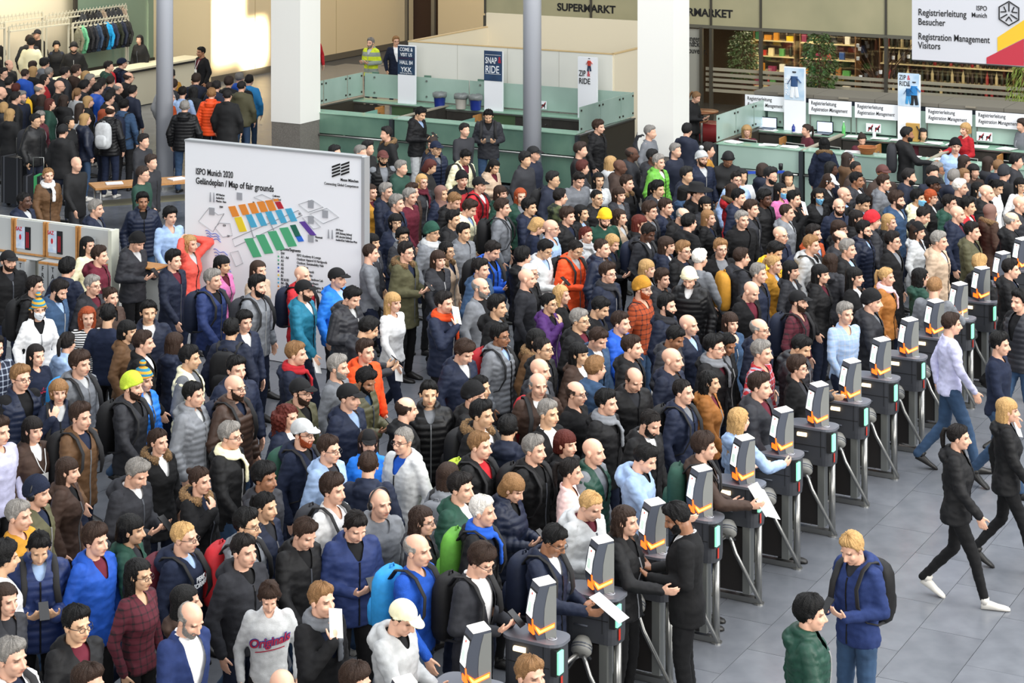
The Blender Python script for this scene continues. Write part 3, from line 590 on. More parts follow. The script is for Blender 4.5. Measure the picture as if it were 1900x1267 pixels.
PEOPLE = '''
3 70 m1 sd zbk 100 a
58 80 m1 sk wcr 185 a
68 64 m1 Cdg zbk -30 a
105 86 f2 sk vbk 20 a
137 89 m1 Bbk jbk 10 a be
258 74 f1 lk jbk -20 a
372 97 m3 sk zbk -50 a la,L="dark-suited steward with lanyard standing at the cloakroom wall"
8 137 m1 sd jbk 60 a gl
18 121 m1 bb jbk 60 a
64 124 f1 sb jdg 150 a
82 118 m1 sk jmg 140 a
48 138 m1 cb orb 150 a
63 133 f1 ly jbk 150 a
85 148 f1 od wrd 100 a
100 135 m1 cg jdg 150 a
120 134 m1 sd jdg 120 a
140 133 m1 sb jdn 120 a
158 141 f1 oy jbk 150 a
170 149 m1 sg jbk 90 a gl
203 124 m1 sd jgn 90 a
228 118 m1 Cnv jnv 120 a bp=rd,L="man in a navy cap with a red backpack near the cloakroom counter"
240 144 m1 bd jbk 120 a gl
205 152 m1 sb jnv 150 a
190 156 m1 sd jdg 150 a
18 154 m1 sd jbk 150 a
4 172 m1 zb jbk 100 a
31 166 f1 sr jdg 150 a
112 160 m1 zb zbk 90 a gl
75 166 m1 bg jbk 120 a bp=yl
163 161 m1 sk jdg 120 a
182 165 m1 sd prb 130 a bp=bk
218 164 m1 bg jbk 120 a
237 170 m1 sd jnv 140 a
218 176 f1 sk jbk 150 a
145 174 f1 tl whl 150 a
31 182 m1 sd jbk 120 a
47 181 m1 sg jnv 60 a gl,be
78 186 f1 lb jbk 140 a
95 194 f1 or jgn 100 a
116 187 f1 lb jbk 160 a
166 189 f1 ly jbk 100 a
204 184 m1 sd jbk 120 a
150 202 f1 lb wwh 150 a
8 200 f1 oy jdg 170 a
20 213 f1 ly jbk 160 a
205 207 m1 bd pbk 160 a bp=lg,L="man in a black puffer with a light grey backpack by the steel column"
231 196 m1 sk jbl 160 a bp=nv,L="man in a blue denim jacket with a navy backpack by the steel column"
194 214 f1 lo jbk 140 a
67 225 m2 sk pbk 60 a gl,bp=dg
76 219 f1 sg pmr 60 a
131 228 f2 lk jbk 70 a
160 222 f1 ly pnv 120 a
118 244 m1 Cbk jbk 160 a
318 139 m1 sd jms 170 a
309 160 m1 bd jlg 150 a
322 158 f1 sb jdg 160 a
316 181 m1 sg wrs 130 a gl,L="grey-haired man in a rust orange sweater right of the left column"
339 172 m1 sd hlb 175 a L="dark-haired man in a pale blue shirt seen from behind"
343 199 m1 sg pbk 180 a tr=bl,L="grey-haired man in a ribbed black puffer and blue jeans seen from behind"
360 171 f1 lk jbk 170 a
376 149 m1 sb jnv 170 a
386 161 f1 cb jbk 150 a
402 161 m1 sd jnv 170 a
393 175 m1 sl por 175 a L="blond man in a bright orange puffer jacket seen from behind"
419 153 m1 sb jbk 160 a
423 178 m1 cd cbk 170 a
445 145 m1 sg jrb 160 a
463 150 m1 sd jcy 170 a bp=bk
449 161 m1 cd jol 165 a tr=bl,pa
55 75 m1 sb jdg 180 a
582 70 m1 sb wrd 30 a gl,tr=bk,L="man in a red sweater walking past the white pillar"
687 80 m1 sg jhv -30 p be,L="man in a yellow high-visibility jacket looking at his phone"
735 77 m1 sl znv 20 a gl,sh=wh,L="grey-haired man in a navy blazer and white shirt by the first poster"
783 212 m2 sk jbk 60 p hd,tr=lg,L="young man in a black track jacket and light grey trousers by the glass counter"
906 216 m2 sk jdg 0 p bp=bk,tr=bl,L="man in a charcoal hooded jacket holding a phone by the glass counter"
863 242 m1 sd zdg 40 w sh=lb
715 249 m1 sd fbk -60 a
661 284 m1 sg jdg 60 w
684 276 m1 sk jbk 60 w
633 284 m1 sk jbk 60 w
711 294 m2 C:bn vbk 20 a gl,be,L="bearded man in a brown cap with round badge and black vest beside the map board"
746 312 m1 sg jgn 60 w
801 267 f1 lb fnv -30 a gl
810 276 m2 Cnv pnv 40 a gl,L="man in a navy cap and navy puffer looking down"
803 310 f2 or jbk 80 p hd
866 293 m2 sk jcr 40 a hd,bp=bk,L="black-haired person in a cream hooded coat looking down"
920 310 f2 lk jbg 50 p hd,L="black-haired woman in a beige coat holding a phone"
976 297 m2 sk cdg 50 a
992 286 m1 Cbk jnv 60 a
1079 279 m1 sb zbk 70 w
1112 236 m1 sb jbk 60 a L="man in a black soft shell jacket by the counter gate"
1211 224 m1 Bbk odg 10 a hd
1208 246 m1 sg hmg 60 a
1136 303 f1 ly jlg 120 a
1083 312 f1 sr jdg 100 a
1152 310 m4 zd jdn 70 a
1180 287 m4 bd jdg 80 w
1208 291 m4 sk odg 60 a
1223 301 m1 sg pgb 50 a L="grey-haired man in a bright green puffer jacket"
1255 280 m1 sg wnv 50 a
1276 242 m1 sk jnv 140 w
1303 295 m1 Blg jnv 30 a gl,be,L="bearded man in a light grey knit bobble hat"
1316 279 m1 sd qms 90 a
1352 297 m3 Bbk jbk 10 p gl,hd
1386 244 f1 ly wmr 0 s gl
1495 242 f1 tb wmr -70 s
1600 260 f1 tb wmr 0 s hd
1685 250 m3 sk jbk 80 g be,bp=dg
1713 250 f2 ok wmr 10 s
1789 240 f1 oy wrd -60 g L="blond registration clerk in a red and maroon top leaning over the counter"
1895 233 f1 sb jmg -70 a
1295 181 f1 tl jbk 60 p
1529 268 f1 lk fnv 175 a L="woman in a navy parka with brown fur trim at the counter seen from behind"
1576 296 f1 C:mg jbr 100 a
1590 314 m3 cd jdn 40 a be
1773 272 m1 Bbk wlb 0 a L="man in a black beanie and white and navy sweater at the counter"
1545 314 f4 lk jnv 70 a
90 326 f1 tl jbr 30 w sc=wh,pa,L="woman in a brown coat with a fluffy white scarf behind the display panels"
143 305 m1 zb zbk 50 w sh=pk
47 373 m4 ck jnv 70 w
180 388 m1 sg jnv 80 w
282 302 m1 sb jdg 60 w
267 324 m1 sb wgn 70 w gl
268 263 m1 sd jdg 60 w
265 374 m3 sk pnv 20 a L="moustached dark-haired man in a navy padded jacket behind the display panels"
317 402 m1 sk hlb 40 w
165 456 f1 lk wcr 60 a
187 475 m1 sb omr 80 w
258 450 m1 Bbk jdg 60 p L="man in a black beanie and dark grey jacket beside the display panels"
355 453 f1 ly jco 60 x L="blonde woman in a coral red jacket with both hands behind her head"
324 484 m1 sk jnv 60 w
17 485 m1 Cbk obk 40 a be,L="bearded man in a black cap and black hoodie at the left edge"
127 498 m1 sk jnv 150 w
690 357 f1 lb jms 50 a
694 450 f2 lk jdg 60 a
690 470 m1 cb wmg 90 w
731 356 m1 sg jnv 60 w
759 358 m1 sb jdn 60 w
738 378 m1 sg jnv 70 w
785 338 f1 ly jdg 40 a gl,sc=mr
735 413 f2 ok jnv 20 a gl
757 365 m1 sg wmr 60 w
821 360 f2 h:bn jnv 50 a
849 375 m1 sl jbk 60 a hd,L="light-haired man in a black padded jacket looking down at the counter side"
873 387 m1 sb jcr 70 a hd
858 334 m1 Bbk jbk 30 a
891 344 m1 Cbk jrd 60 w bp=rd
963 364 f1 lo jgn 20 a
935 360 f1 lb jgn 60 a
934 386 m1 sb wmg 80 a bp=bk,L="brown-haired man in a grey sweater with a black backpack"
984 385 m2 sk jnv 60 w
1003 420 f1 oy wnv 100 a hd
843 408 m2 sk jbk 60 w
862 432 m2 sk jmg 50 a L="black-haired man in a grey padded bomber jacket"
803 432 m2 B:dgn jmg 60 a gl,sc=lg,L="man in a dark green beanie with a grey scarf"
748 440 f2 sk jdg 30 w gl,sc=mg
766 468 m1 sd fol 60 p gl,L="man in an olive brown fur-hooded parka looking at his phone"
805 483 f1 lb jdg 40 w
832 466 f2 lk fbg 60 a gl,L="black-haired woman in a beige fur-hooded coat facing right"
918 466 m1 sd jrb 60 p hd,bp=bk,L="dark-haired man in a bright blue jacket looking at his phone"
894 500 m1 sd jbl 60 a
894 534 m1 bw zmg 60 a be,L="white-haired bearded man in a grey tweed blazer"
925 570 m2 sk obk 70 a
975 480 m1 sk jbk 120 a
984 505 f1 ow jbk 60 a gl
980 517 m1 zw wdg 80 a
732 562 f1 ly wwh 50 w pa,L="blonde woman in a white sweater right of the map board"
826 563 m1 sd jnv 60 u sc=or,pa,L="man in a navy jacket with a bright orange scarf"
1039 333 m2 sk jnv 60 a gl,bp=bk
1041 366 m1 sd kgn 110 a
1073 335 m1 sd wmg 30 w hd
1104 336 f2 lk wlg 20 a L="young woman with long black hair and a yellow hairband"
1109 368 m2 ck jbk 40 a gl
1184 342 m1 sb fbk 60 w
1151 362 f1 lb jdg 40 a
1204 355 f2 lk jbk 40 a gl
1219 348 m2 sk jdg 50 a
1276 326 m2 sk jnv 50 a
1269 358 f1 ok jbl 120 a
1300 362 m1 H:bk jbk 60 a L="man in a wide-brimmed black hat"
1306 378 f2 lk jdg 20 a
1213 392 m1 sb jdg 60 w gl
1237 385 m1 sb jnv 60 a
1055 402 m1 sb jbk 60 a
1081 396 f2 lk jbk 60 a
1124 406 m1 B:yl wgn 20 a be,hd,L="bearded man in a bright yellow beanie and green sweater"
1155 404 f1 lb jbg 60 a
1190 415 f1 lr jbk 70 a L="woman with long wavy red brown hair facing right"
1025 424 m1 zl hlb 70 a gl,L="bald man with glasses in a pale blue shirt"
1263 402 m1 bg jbk 50 a hd
1280 414 m1 sk obk 120 a
1207 433 m4 sd odg 60 a hd,bp=nv
1090 437 f1 tr jlg 40 a sc=lg
1240 456 f1 lb jnv 70 w
1270 466 m1 sl jbk 50 w gl
1141 452 f1 ly jbk 60 p hd
1117 461 m1 cb pnv 60 a
1074 464 m2 cd jor 50 p gl,hd,bp=bk,L="man with glasses in an orange red jacket with black backpack straps"
1016 464 m2 sk jlg 60 p gl,hd,L="dark-haired man in a light grey jacket with a yellow hood"
1045 548 f1 ly zbk 70 a
1021 564 f2 tk jpu 60 u gl,L="woman in a purple jacket covering her face with one hand"
1130 508 m1 sb jnv 50 a gl,sc=dg,L="man with glasses and a thick dark grey scarf and earphones"
1078 595 m2 sg jbk 60 a gl
1119 572 m2 sk obk 70 a hd
1154 600 m1 sb jrb 60 w
1204 499 f1 oy pdg 70 a
1194 536 m1 B:ms qrs 60 a gl,be,L="red-bearded man with glasses in a mustard yellow beanie and plaid shirt"
1231 518 f1 sb jdg 50 w
1240 568 m1 sk jnv 60 a be,sc=dg,L="black-bearded man in a navy coat with a dark grey scarf"
1277 518 m1 B:cr pbk -20 a hd,pa,L="man in a cream beanie and black puffer looking left"
1300 480 m1 sw wmg 130 w
1338 462 m1 sl cbk 20 w gl
1382 478 m1 sb odg 100 a bp=ms,L="man with a mustard canvas backpack facing right"
1399 542 m1 zl cbk 50 a hd
1410 508 m1 sg jnv 60 a
1434 490 f1 ty jms 60 a
1443 470 m2 sk jyl 60 p hd
1450 437 m1 zl jnv 50 a gl
1510 455 m1 sl olg 60 a bp=nv
1512 435 m1 sd jrs 50 a be
1560 445 m1 bd jdg 60 a
1490 505 f1 lk jdg 60 a
1528 508 f1 lk jbk 60 a
1484 560 m1 Cbk qmr 60 a be,bp=nv,L="bearded man in a black cap and dark red plaid shirt"
1358 600 f1 lb jbl 30 u L="brown-haired woman touching her hair with one hand"
1412 612 m1 bg jnv 60 a gl
1280 604 m1 zl jnv 60 a
1378 408 m1 sg cbk 30 a L="grey-haired man in a dark coat with a black fur collar"
1396 388 m1 sb jdg 60 a
1317 405 f1 ll jbk 60 a
1373 367 m1 sk jnv 60 a
1362 355 f1 lb frd 100 a
1367 334 m1 sd jlb 20 a gl
1378 328 f2 lk wwh 10 a
1418 316 f1 ob jnv 120 a
1432 327 m1 sk hdg 40 a gl,be
1463 333 f2 lk jbk 10 a sc=bg
1420 369 m4 sk jbk 50 a
1451 355 f2 lk wpk 50 a ma,gl,L="woman with glasses wearing a pale blue face mask, hair tied back"
1462 395 m1 cb jmg 70 a
1475 370 m1 sk wbk 60 u pa,L="dark-haired man in a black sweater holding up a white leaflet"
1520 365 f2 lk jbk 20 a ma,gl,L="long-haired woman with glasses wearing a bright blue face mask"
1543 338 f1 C:wh jbk 60 a hd,L="person in a white baseball cap looking down"
1560 385 m1 zl jnv 10 a be
1568 362 m1 zl jbk 60 a
1592 335 m3 sk jdg 60 a
1560 425 f1 ob jbk 60 a gl
1590 405 f1 ld jbk 60 a
1605 378 m2 sk obk 50 a hd
1641 340 m1 sb jmg 60 a
1643 322 m3 C:bn jdn 20 a
1605 428 m1 sk pnv 60 a be,gl,L="black-bearded man with glasses in a navy puffer near the gates"
1628 408 m1 B:rd jdg 100 a L="person in a bright red beanie"
1645 415 f1 oy jbk 60 a L="woman with short blonde hair and a white fleece collar"
1666 372 m1 sb jbl 60 a be,L="bearded brown-haired man in a blue denim jacket"
1659 448 m1 sd cbk 60 a gl,ph
1697 328 m1 sd jnv 70 a be
1725 325 m1 sd wnv 20 a
1747 316 m3 sg jdg 60 a be,gl
1742 343 m4 C:bk jdg 60 a
1772 330 m1 sg jnv 140 a
1790 345 m1 sw wbk 70 a L="white-haired man in a black sweater with pale blue collar"
1793 325 f1 ll jdg 40 a
1810 320 f1 lk jdn 20 a
1808 352 f2 lk jdg 50 a gl,ma
1730 366 f1 oo jbk 60 a gl,L="woman with short orange red hair and glasses"
1705 368 f2 sk jcr 60 a ma
1718 400 m1 cd jbk 80 a hd
1765 378 m1 sd jgn 60 a
1779 398 m1 zl jnv 60 a L="bald man in a navy sweater facing right in the right crowd"
1810 382 m2 sk jrd 60 a
1833 358 m1 zg jbk 60 a
1852 350 f2 tk wwh 50 a hd
1886 345 f2 lk wwh 10 a gl
1843 395 f1 h:bk fdn 110 a
1880 380 m1 zl jdg 60 a
1880 410 m1 bw jbk 80 w
1865 322 m1 B:dg jbk 120 a
1882 300 m1 sk jdg 70 a
1846 310 m1 cl jnv 120 a
1830 303 f1 lb jdg 100 a
1805 303 f1 lb jdn 80 a
1806 430 m1 sd jol 60 w
1705 430 f1 B:bk jlg 60 a L="woman in a black beanie and black and white fleece"
1745 448 m1 sg jbg 60 a L="grey-haired man in a beige jacket with a dark scarf near the gates"
1735 532 m1 cl wmg 150 g L="man with cropped hair in a grey sweater at a ticket gate"
1640 515 f1 ty jtn 60 a sc=pk,L="blonde woman with ponytail and pale pink scarf in a tan jacket"
1578 512 f1 lk zbk 60 a
1570 465 m1 sg jbk 60 a
1570 583 m1 sg qlb 30 w L="man in a white and blue plaid shirt hurrying by the gates"
1707 515 f1 lk jgn 100 g
1620 560 m1 Bbk jdg 70 w
1820 490 f1 sy jbk 120 w
1548 485 f1 lb jdg 150 a
67 532 m1 sd jbk 80 a bp=bk,L="dark-haired man with a black backpack beside the bearded capped man"
115 540 m1 sd jbl 70 a hd,be,L="bearded man in a bright blue jacket looking down at the left"
72 575 f1 B:pm jwh 30 a ma,L="woman in a striped bobble hat and white jacket wearing a face mask"
163 590 f1 lo wst 20 a c,L="small girl in a black and white striped shirt carried in arms"
209 588 m2 sk wnv 175 a L="dark-haired man in a navy top carrying the striped child"
174 530 m1 sg jdg 60 a gl
207 552 f1 tb jdn 50 a
232 612 f2 ok jbr 70 a L="black-haired woman in a brown coat beside the carried child"
276 580 m2 sk jnv 20 a
287 632 m1 sb cbk 90 w sh=lg
309 640 f1 lb jnv 150 a
122 638 f1 td jlb 150 a L="brown-haired girl with a ponytail and light blue top"
66 660 f1 ld wnv 50 a L="long-haired girl in a navy sweatshirt with red lettering",txt=1
1 645 m1 sd qnv 40 a be
40 702 m1 sl vnv 50 a gl
110 728 f1 ol jnv 20 u L="short-haired blond person with a hand on the chin and navy top",bp=dg
151 676 m1 sb omg 60 a bp=cy,L="brown-haired man in a grey hoodie with a light blue backpack"
248 718 m1 B:yg jdg 70 w be,L="man in a lime green beanie and dark grey jacket",bp=bk
268 706 f1 B:pm pbb 60 a L="person in a colourful bobble hat and bright blue padded jacket"
148 775 m1 sb jbr 60 w bp=bk
64 800 f1 ld jdn 50 a la,L="dark-haired woman in a dark brown coat with a name badge at the left"
130 874 f1 lb jdn 80 a
5 800 m1 sb wlv 60 a
297 820 f1 tb fbk 50 a L="dark-haired woman in a black parka with a tan fur collar"
260 880 m1 sg odg 60 p hd,L="grey-haired man in a charcoal hoodie over a maroon shirt looking at his phone"
72 915 m1 B:nv jol 80 a L="person in a dark blue knit beanie at the left"
355 665 m2 sk vcr 80 a L="black-haired man in a cream fleece with black vest"
430 612 m2 sk jnv 170 a bp=bk,gl,L="black-haired man in a navy coat with a black backpack seen from behind"
455 598 f1 sk jnv 40 a
397 520 m1 sg jnb 60 w bp=nv,L="grey-haired man in a dark blue shell jacket passing the map board"
480 532 m1 sk jmg 60 a be,bp=dg,L="bearded man in a grey hooded top before the map board"
415 492 f2 lk jpk 60 w
482 502 f1 lb wbg 50 w
563 512 m1 zl jrd 60 w bp=nv
567 540 m1 Cbk jtl 70 w be,pa,L="man in a black cap and teal and navy jacket before the map board"
628 517 m1 Cbk jbb 60 a L="man in a black cap and bright blue jacket before the map board"
657 553 m1 sk pdg 60 p hd,L="black-haired man in a dark grey puffer at the map board edge"
689 610 m2 sk jdg 110 p hd,tr=bk
680 653 m1 sb oor 50 a L="young man in an orange red hoodie"
552 657 m1 sl jnv 80 w sc=rd,L="man in a navy coat with a red and white checked scarf"
440 686 m1 sk jnv 40 a
435 720 m1 zl pdn 60 a gl,be,bp=nv,L="bald man with glasses and grey beard in a dark green puffer"
630 682 m1 sg wmg 70 a be,L="grizzled bearded man in a plain grey sweater"
365 733 m1 sk pmg 70 a L="black-haired man in a grey puffer with lime zip"
684 708 m3 sk pol 60 p be,hd,sh=bl,L="black-bearded man in an olive puffer using a phone"
650 738 m1 Cbk jnv 60 a L="man in a plain dark cap and navy jacket"
561 728 m1 Cbk jol 60 a gl,be,L="man with glasses in a black cap and olive jacket"
537 775 f1 ur jnv 60 a L="woman with curly auburn hair"
565 805 m1 Clg onv 60 a gl,be,bp=gn,L="red-bearded man with glasses in a light grey flat-brimmed cap"
613 835 m1 sb jlb 60 a gl,L="curly-haired man with glasses in a light blue denim jacket"
430 810 m1 sg jbk 70 w gl,sc=cr,L="grey-haired man with glasses and a cream scarf"
689 825 f1 C:bk jbb 10 a
684 862 m1 cb jnv 175 a
740 818 m1 cg jlg -40 a gl,L="smiling crop-haired man in a light grey fleece over a blue shirt",sh=rb
757 760 m1 bd jbk 110 a
797 732 m2 sk pbk 10 a
866 655 m1 sb jnv 50 a hd,L="brown-haired man in a navy jacket with orange hood lining"
945 623 m3 sk pmg 60 a gl,bp=rd,L="dark-haired man with glasses in a grey puffer with yellow-green zip"
895 720 f2 tk jbk 60 a
900 772 m2 sk fbk 60 a bp=bk
940 793 m2 sk jnv 165 a
893 828 m1 sl jbk 60 a bp=yg,sh=rd,L="brown-haired man in red shirt with a black and lime backpack"
881 735 m1 Bbk jbk 70 w
985 633 f2 ok fbr 50 a ma
1023 646 m2 cd jbk 60 a gl
1067 658 f2 lk jdn 50 a pa
1112 632 m1 sb jbl 50 a hd,L="short-haired man in a navy jacket with bright blue collar looking down"
1175 645 m1 sb jbk 70 a
1005 690 m1 zl jdg 60 w
1005 715 m1 bg jdn 20 a bp=rd
1127 688 m1 sl jbl 120 a
1067 730 m1 bk wbk 60 a gl,sh=wh,L="balding man with glasses in a black sweater over a white collar"
1020 768 m2 sg zbk 50 a sh=wh
1127 748 m1 sk jbk 60 a sc=mg
1160 703 m1 bd jbk 30 a hd
1250 668 m1 zl jnv 60 a L="completely bald man in a navy hooded coat facing right"
1258 628 m3 sk jdg 60 a hd
1270 728 m1 cd jnv 60 a bp=bk
1213 787 m1 cd jbk 50 a be,hd,ph
1328 645 m1 sk jbk 60 a gl,sc=mg,L="man with glasses and a striped grey scarf in a black coat"
1355 640 f3 tk jbk 50 a hd
1416 655 m1 sg qrd 60 a L="grey-haired man in a red and blue plaid shirt"
1320 710 f2 lk jtn 70 w
1413 718 m1 sb jdg 60 w
1492 645 m2 sk pdg 60 g hd,L="black-haired man in a dark grey puffer at a gate terminal"
1483 683 f1 sb cbk 70 a gl,L="short-haired woman with glasses in a black coat with shoulder buckle"
1375 780 f1 ly jlb 120 g L="long-haired blonde woman in a light blue sweater at a gate"
1310 830 m1 sb jdn 80 g bp=gn
38 958 m1 sg wms 70 w
22 1030 m2 sk jwh 120 a
68 1025 m2 sk pnb 20 p L="smiling black-haired man in a navy puffer with a lime collar",bp=dg
185 1000 m1 sb jrb 60 a L="brown-haired man in a vivid royal blue jacket at the lower left"
238 988 f2 ok jgn 80 w
262 1068 f2 lk qmr 60 a gl,L="black-haired woman with glasses in a maroon checked shirt"
345 998 m1 cy onv 70 a gl,bp=mr,L="fair-haired man with glasses and a dark red backpack"
374 893 f1 tb fbk 60 u L="brown-haired woman in a black puffer with a hand over her mouth"
14 1115 f1 lb jdg 50 w
24 1222 m1 sg jwh 60 a bp=nv
145 1160 m2 sk jbk 50 w gl,L="black-haired man with glasses in a black jacket at the lower left"
168 1272 m1 sb jdg 60 a
350 1118 f1 lk jdn 100 a
360 1150 m1 bg znb 50 w be,L="grey-bearded balding man in a blue blazer and white shirt",sh=wh,hd
465 1030 m1 sd odg 50 a L="dark-haired man in a marled charcoal hoodie behind the boy"
490 1106 y1 sb wlg 10 a hd,L="boy in a light grey sweatshirt with red lettering",txt=2
600 1115 m1 sl cbk 50 u sc=mg,pa,L="light-haired man in a black coat with a checked scarf holding white paper to his face"
525 1280 m1 zw jdg 20 a
494 888 m3 sk jdg 60 w
496 941 f2 tk jnv 60 w
474 975 m2 sk jmg 70 w gl,bp=rd
559 993 m1 sb jbk 50 w hd
621 910 m1 sb hwh 60 a bp=dg,L="brown-haired man in a white T-shirt"
663 980 m1 sd jnb 30 p hd,L="dark-haired man in a navy fleece looking down at his chest"
719 938 m1 zg omg 40 a L="bald man in a dark grey hooded jacket with headphones round his neck"
776 965 f1 lb jdg 70 a gl
778 1022 m1 bg wrb 60 w bp=cy,L="balding man in a royal blue sweater with a bright blue backpack"
835 882 f1 ob jmg 150 a bp=mg
858 907 m1 sd jgn 60 a
899 950 m1 sw jbk 70 a bp=gb,sc=rb,L="white-haired man in a black jacket with a green backpack"
901 1043 m1 sb zdg 60 p gl,bp=bk,sh=wh,L="brown-haired man with glasses in a dark grey blazer by a gate"
756 1149 m1 C:cr olg 60 g hd,L="person in a cream cap and light grey hoodie touching a gate terminal"
665 1270 m1 sb jdg 60 a
987 1255 m1 sl jdg 40 a
960 908 f1 ol pnv 60 p hd
998 834 m1 sg jbk 60 a bp=bk
1055 828 f1 or jbk 50 a
1064 875 f1 td hhp 80 a
1129 841 m1 zl vgn 60 a
1102 940 m1 cy olg 50 p hd,L="fair cropped man in a grey and navy hoodie bending over his phone"
1172 848 m1 sk olb 70 g hd,L="young black-haired man in a blue hoodie at a gate terminal"
1036 1005 m3 sk jnv 60 g gl,bp=nv,hd,L="dark-haired man with glasses in a navy top holding a sheet at a gate"
1165 968 f1 lb jbk 60 g
1249 960 m3 sk zbk -100 p tr=bk,be,hd,sh=wh,L="bearded steward in a black suit standing on the exit side of the gates"
1575 1020 m1 sy onb -50 p bp=bk,tr=bl,ph,L="blond man in a blue zip hoodie with a black backpack past the gates"
1508 1140 m1 sk pgn 80 w L="person in a green puffer jacket crossing in front of the blond man"
1782 812 f1 td jbk 70 w tr=bk,ws,L="dark-haired woman in black leggings and pale trainers walking off at the right"
1874 762 f1 ly jbk 80 w tr=bk,L="blonde woman in black with chunky boots at the right edge"
1768 602 m1 sb hlv 90 w tr=bl,L="man in a pale T-shirt and blue jeans hurrying out of the gates"
1858 640 m1 sk wnv 60 w tr=bl,pa
1890 560 m1 sk vdg -60 w
1878 500 m1 sd jbk 70 w
'''
ALIAS = [(372, 97, 'cloakroom steward'), (393, 175, 'orange puffer man'), (339, 172, 'pale-shirted man'), (205, 207, 'grey backpack'), (231, 196, 'navy backpack'), (48, 138, 'bright blue hoodie'), (316, 181, 'rust-sweater man'), (78, 240, 'suitcase'), (265, 374, 'moustached man'), (711, 294, 'badge-cap man'), (866, 293, 'cream-coat person'), (906, 216, 'charcoal-jacket phone user'), (1112, 236, 'gate-door man'), (1223, 301, 'green puffer man'), (1300, 362, 'wide black hat'), (1124, 406, 'yellow beanie'), (1025, 424, 'pale-blue-shirt man'), (1074, 465, 'orange-red jacket man'), (1194, 536, 'mustard beanie'), (1277, 518, 'cream beanie'), (1382, 478, 'mustard canvas backpack'), (1484, 560, 'dark red plaid man'), (1520, 365, 'bright blue face mask'), (1451, 355, 'pale blue face mask'), (1475, 370, 'raised white leaflet'), (1543, 338, 'white cap'), (1628, 408, 'red beanie'), (1730, 366, 'ginger glasses wearer'), (1790, 345, 'white-haired black sweater man'), (1779, 398, 'bald navy sweater man'), (1640, 515, 'pink scarf woman'), (1735, 532, 'gate user in grey'), (1745, 448, 'beige-jacketed grey man'), (1773, 272, 'white-navy sweater man'), (1789, 240, 'blond clerk'), (766, 468, 'olive parka man'), (826, 563, 'orange scarf man'), (894, 534, 'white-bearded tweed man'), (1021, 564, 'purple jacket woman'), (803, 432, 'green beanie'), (355, 453, 'coral jacket woman'), (258, 450, 'tall black beanie'), (72, 575, 'masked bobble hat woman'), (163, 590, 'striped-shirt girl'), (232, 612, 'brown coat woman'), (268, 706, 'colourful bobble hat'), (435, 720, 'grey-bearded green puffer man'), (565, 805, 'flat-brimmed cap man'), (740, 818, 'smiling fleece man'), (680, 653, 'orange-red hoodie'), (552, 657, 'checked-scarf man'), (628, 517, 'bright blue capped man'), (945, 623, 'grey puffer man'), (893, 828, 'lime backpack'), (1067, 730, 'white-collar glasses man'), (1250, 668, 'bald navy coat man'), (1416, 655, 'red-blue plaid man'), (1483, 683, 'shoulder-buckle woman'), (1375, 780, 'long-haired gate woman'), (1129, 841, 'green vest man'), (899, 950, 'white-haired green backpack man'), (778, 1022, 'royal blue sweater man'), (663, 980, 'navy fleece man'), (490, 1106, 'grey-sweatshirt boy'), (262, 1068, 'maroon check woman'), (185, 1000, 'royal blue jacket man'), (68, 1025, 'smiling lime-collar man'), (260, 880, 'maroon-shirt phone man'), (374, 893, 'hand-to-mouth woman'), (110, 728, 'chin-resting person'), (756, 1149, 'cream cap'), (1249, 960, 'suited gate steward'), (1575, 1020, 'blond blue hoodie man'), (901, 1043, 'grey blazer man')]
ADIR = [((-.92, -.38), (.0, 0), 'left of'), ]
def rel(dx, dy):
    a = math.degrees(math.atan2(-dy, dx)) % 360
    return ['just right of', 'behind and right of', 'directly behind', 'behind and left of', 'just left of', 'in front and left of', 'directly in front of', 'in front and right of'][int((a+22.5)//45) % 8]
USED = set()
def autolabel(r):
    x, y, b_, sk, hr, gc, yaw, pose, ex = r
    sex = 'woman' if b_ == 'f' else 'man'
    hn = {'b': 'balding', 'z': 'bald'}.get(hr[0]) if hr[0] in 'bz' and ':' not in hr else None
    if hr[0] in 'BCH' : cc = hr.split(':')[-1] if ':' in hr else hr[1:]; hn = CNAME.get(cc, cc)+' '+{'B': 'beanie', 'C': 'cap', 'H': 'hat'}[hr[0]]; head = sex+' in '+hn+' and '
    elif hr[0] == 'h': head = 'woman in brown headscarf and ' if ':' in hr else 'hooded person in '
    else: head = (hn or HNAME.get(hr[1], 'dark-haired'))+' '+sex+' in '
    if 'be' in ex: head = 'bearded '+head
    g, c = gc[0], gc[1:]; base = head + CNAME.get(c, c)+' '+GNAME[g]
    if 'gl' in ex and len(base.split()) < 7: base = base+' with glasses'
    cand = sorted(ALIAS, key=lambda t: math.hypot(t[0]-x, (t[1]-y)*1.2))
    for al in cand[:14]:
        if math.hypot(al[0]-x, al[1]-y) < 4: continue
        s = base+', '+rel(x-al[0], y-al[1])+' the '+al[2]
        if len(s.split()) <= 16 and s not in USED: USED.add(s); return s
    return base
_pers = []
for ln in PEOPLE.strip().splitlines():
    L_ = None
    if 'L="' in ln: i = ln.index('L="'); j = ln.index('"', i+3); L_ = ln[i+3:j]; ln = ln[:i]+ln[j+1:]
    t = ln.split(); ex = {}
    for q in (','.join(t[7:])).split(','):
        if q: a = q.split('='); ex[a[0]] = a[1] if len(a) > 1 else 1
    _pers.append((float(t[0]), float(t[1]), t[2][0], int(t[2][1]), t[3], t[4], float(t[5]), t[6], ex, L_))
def sval(s): return math.sin(s*12.9898)*43758.5453 % 1
PROBE = object(); SHIFT = {}
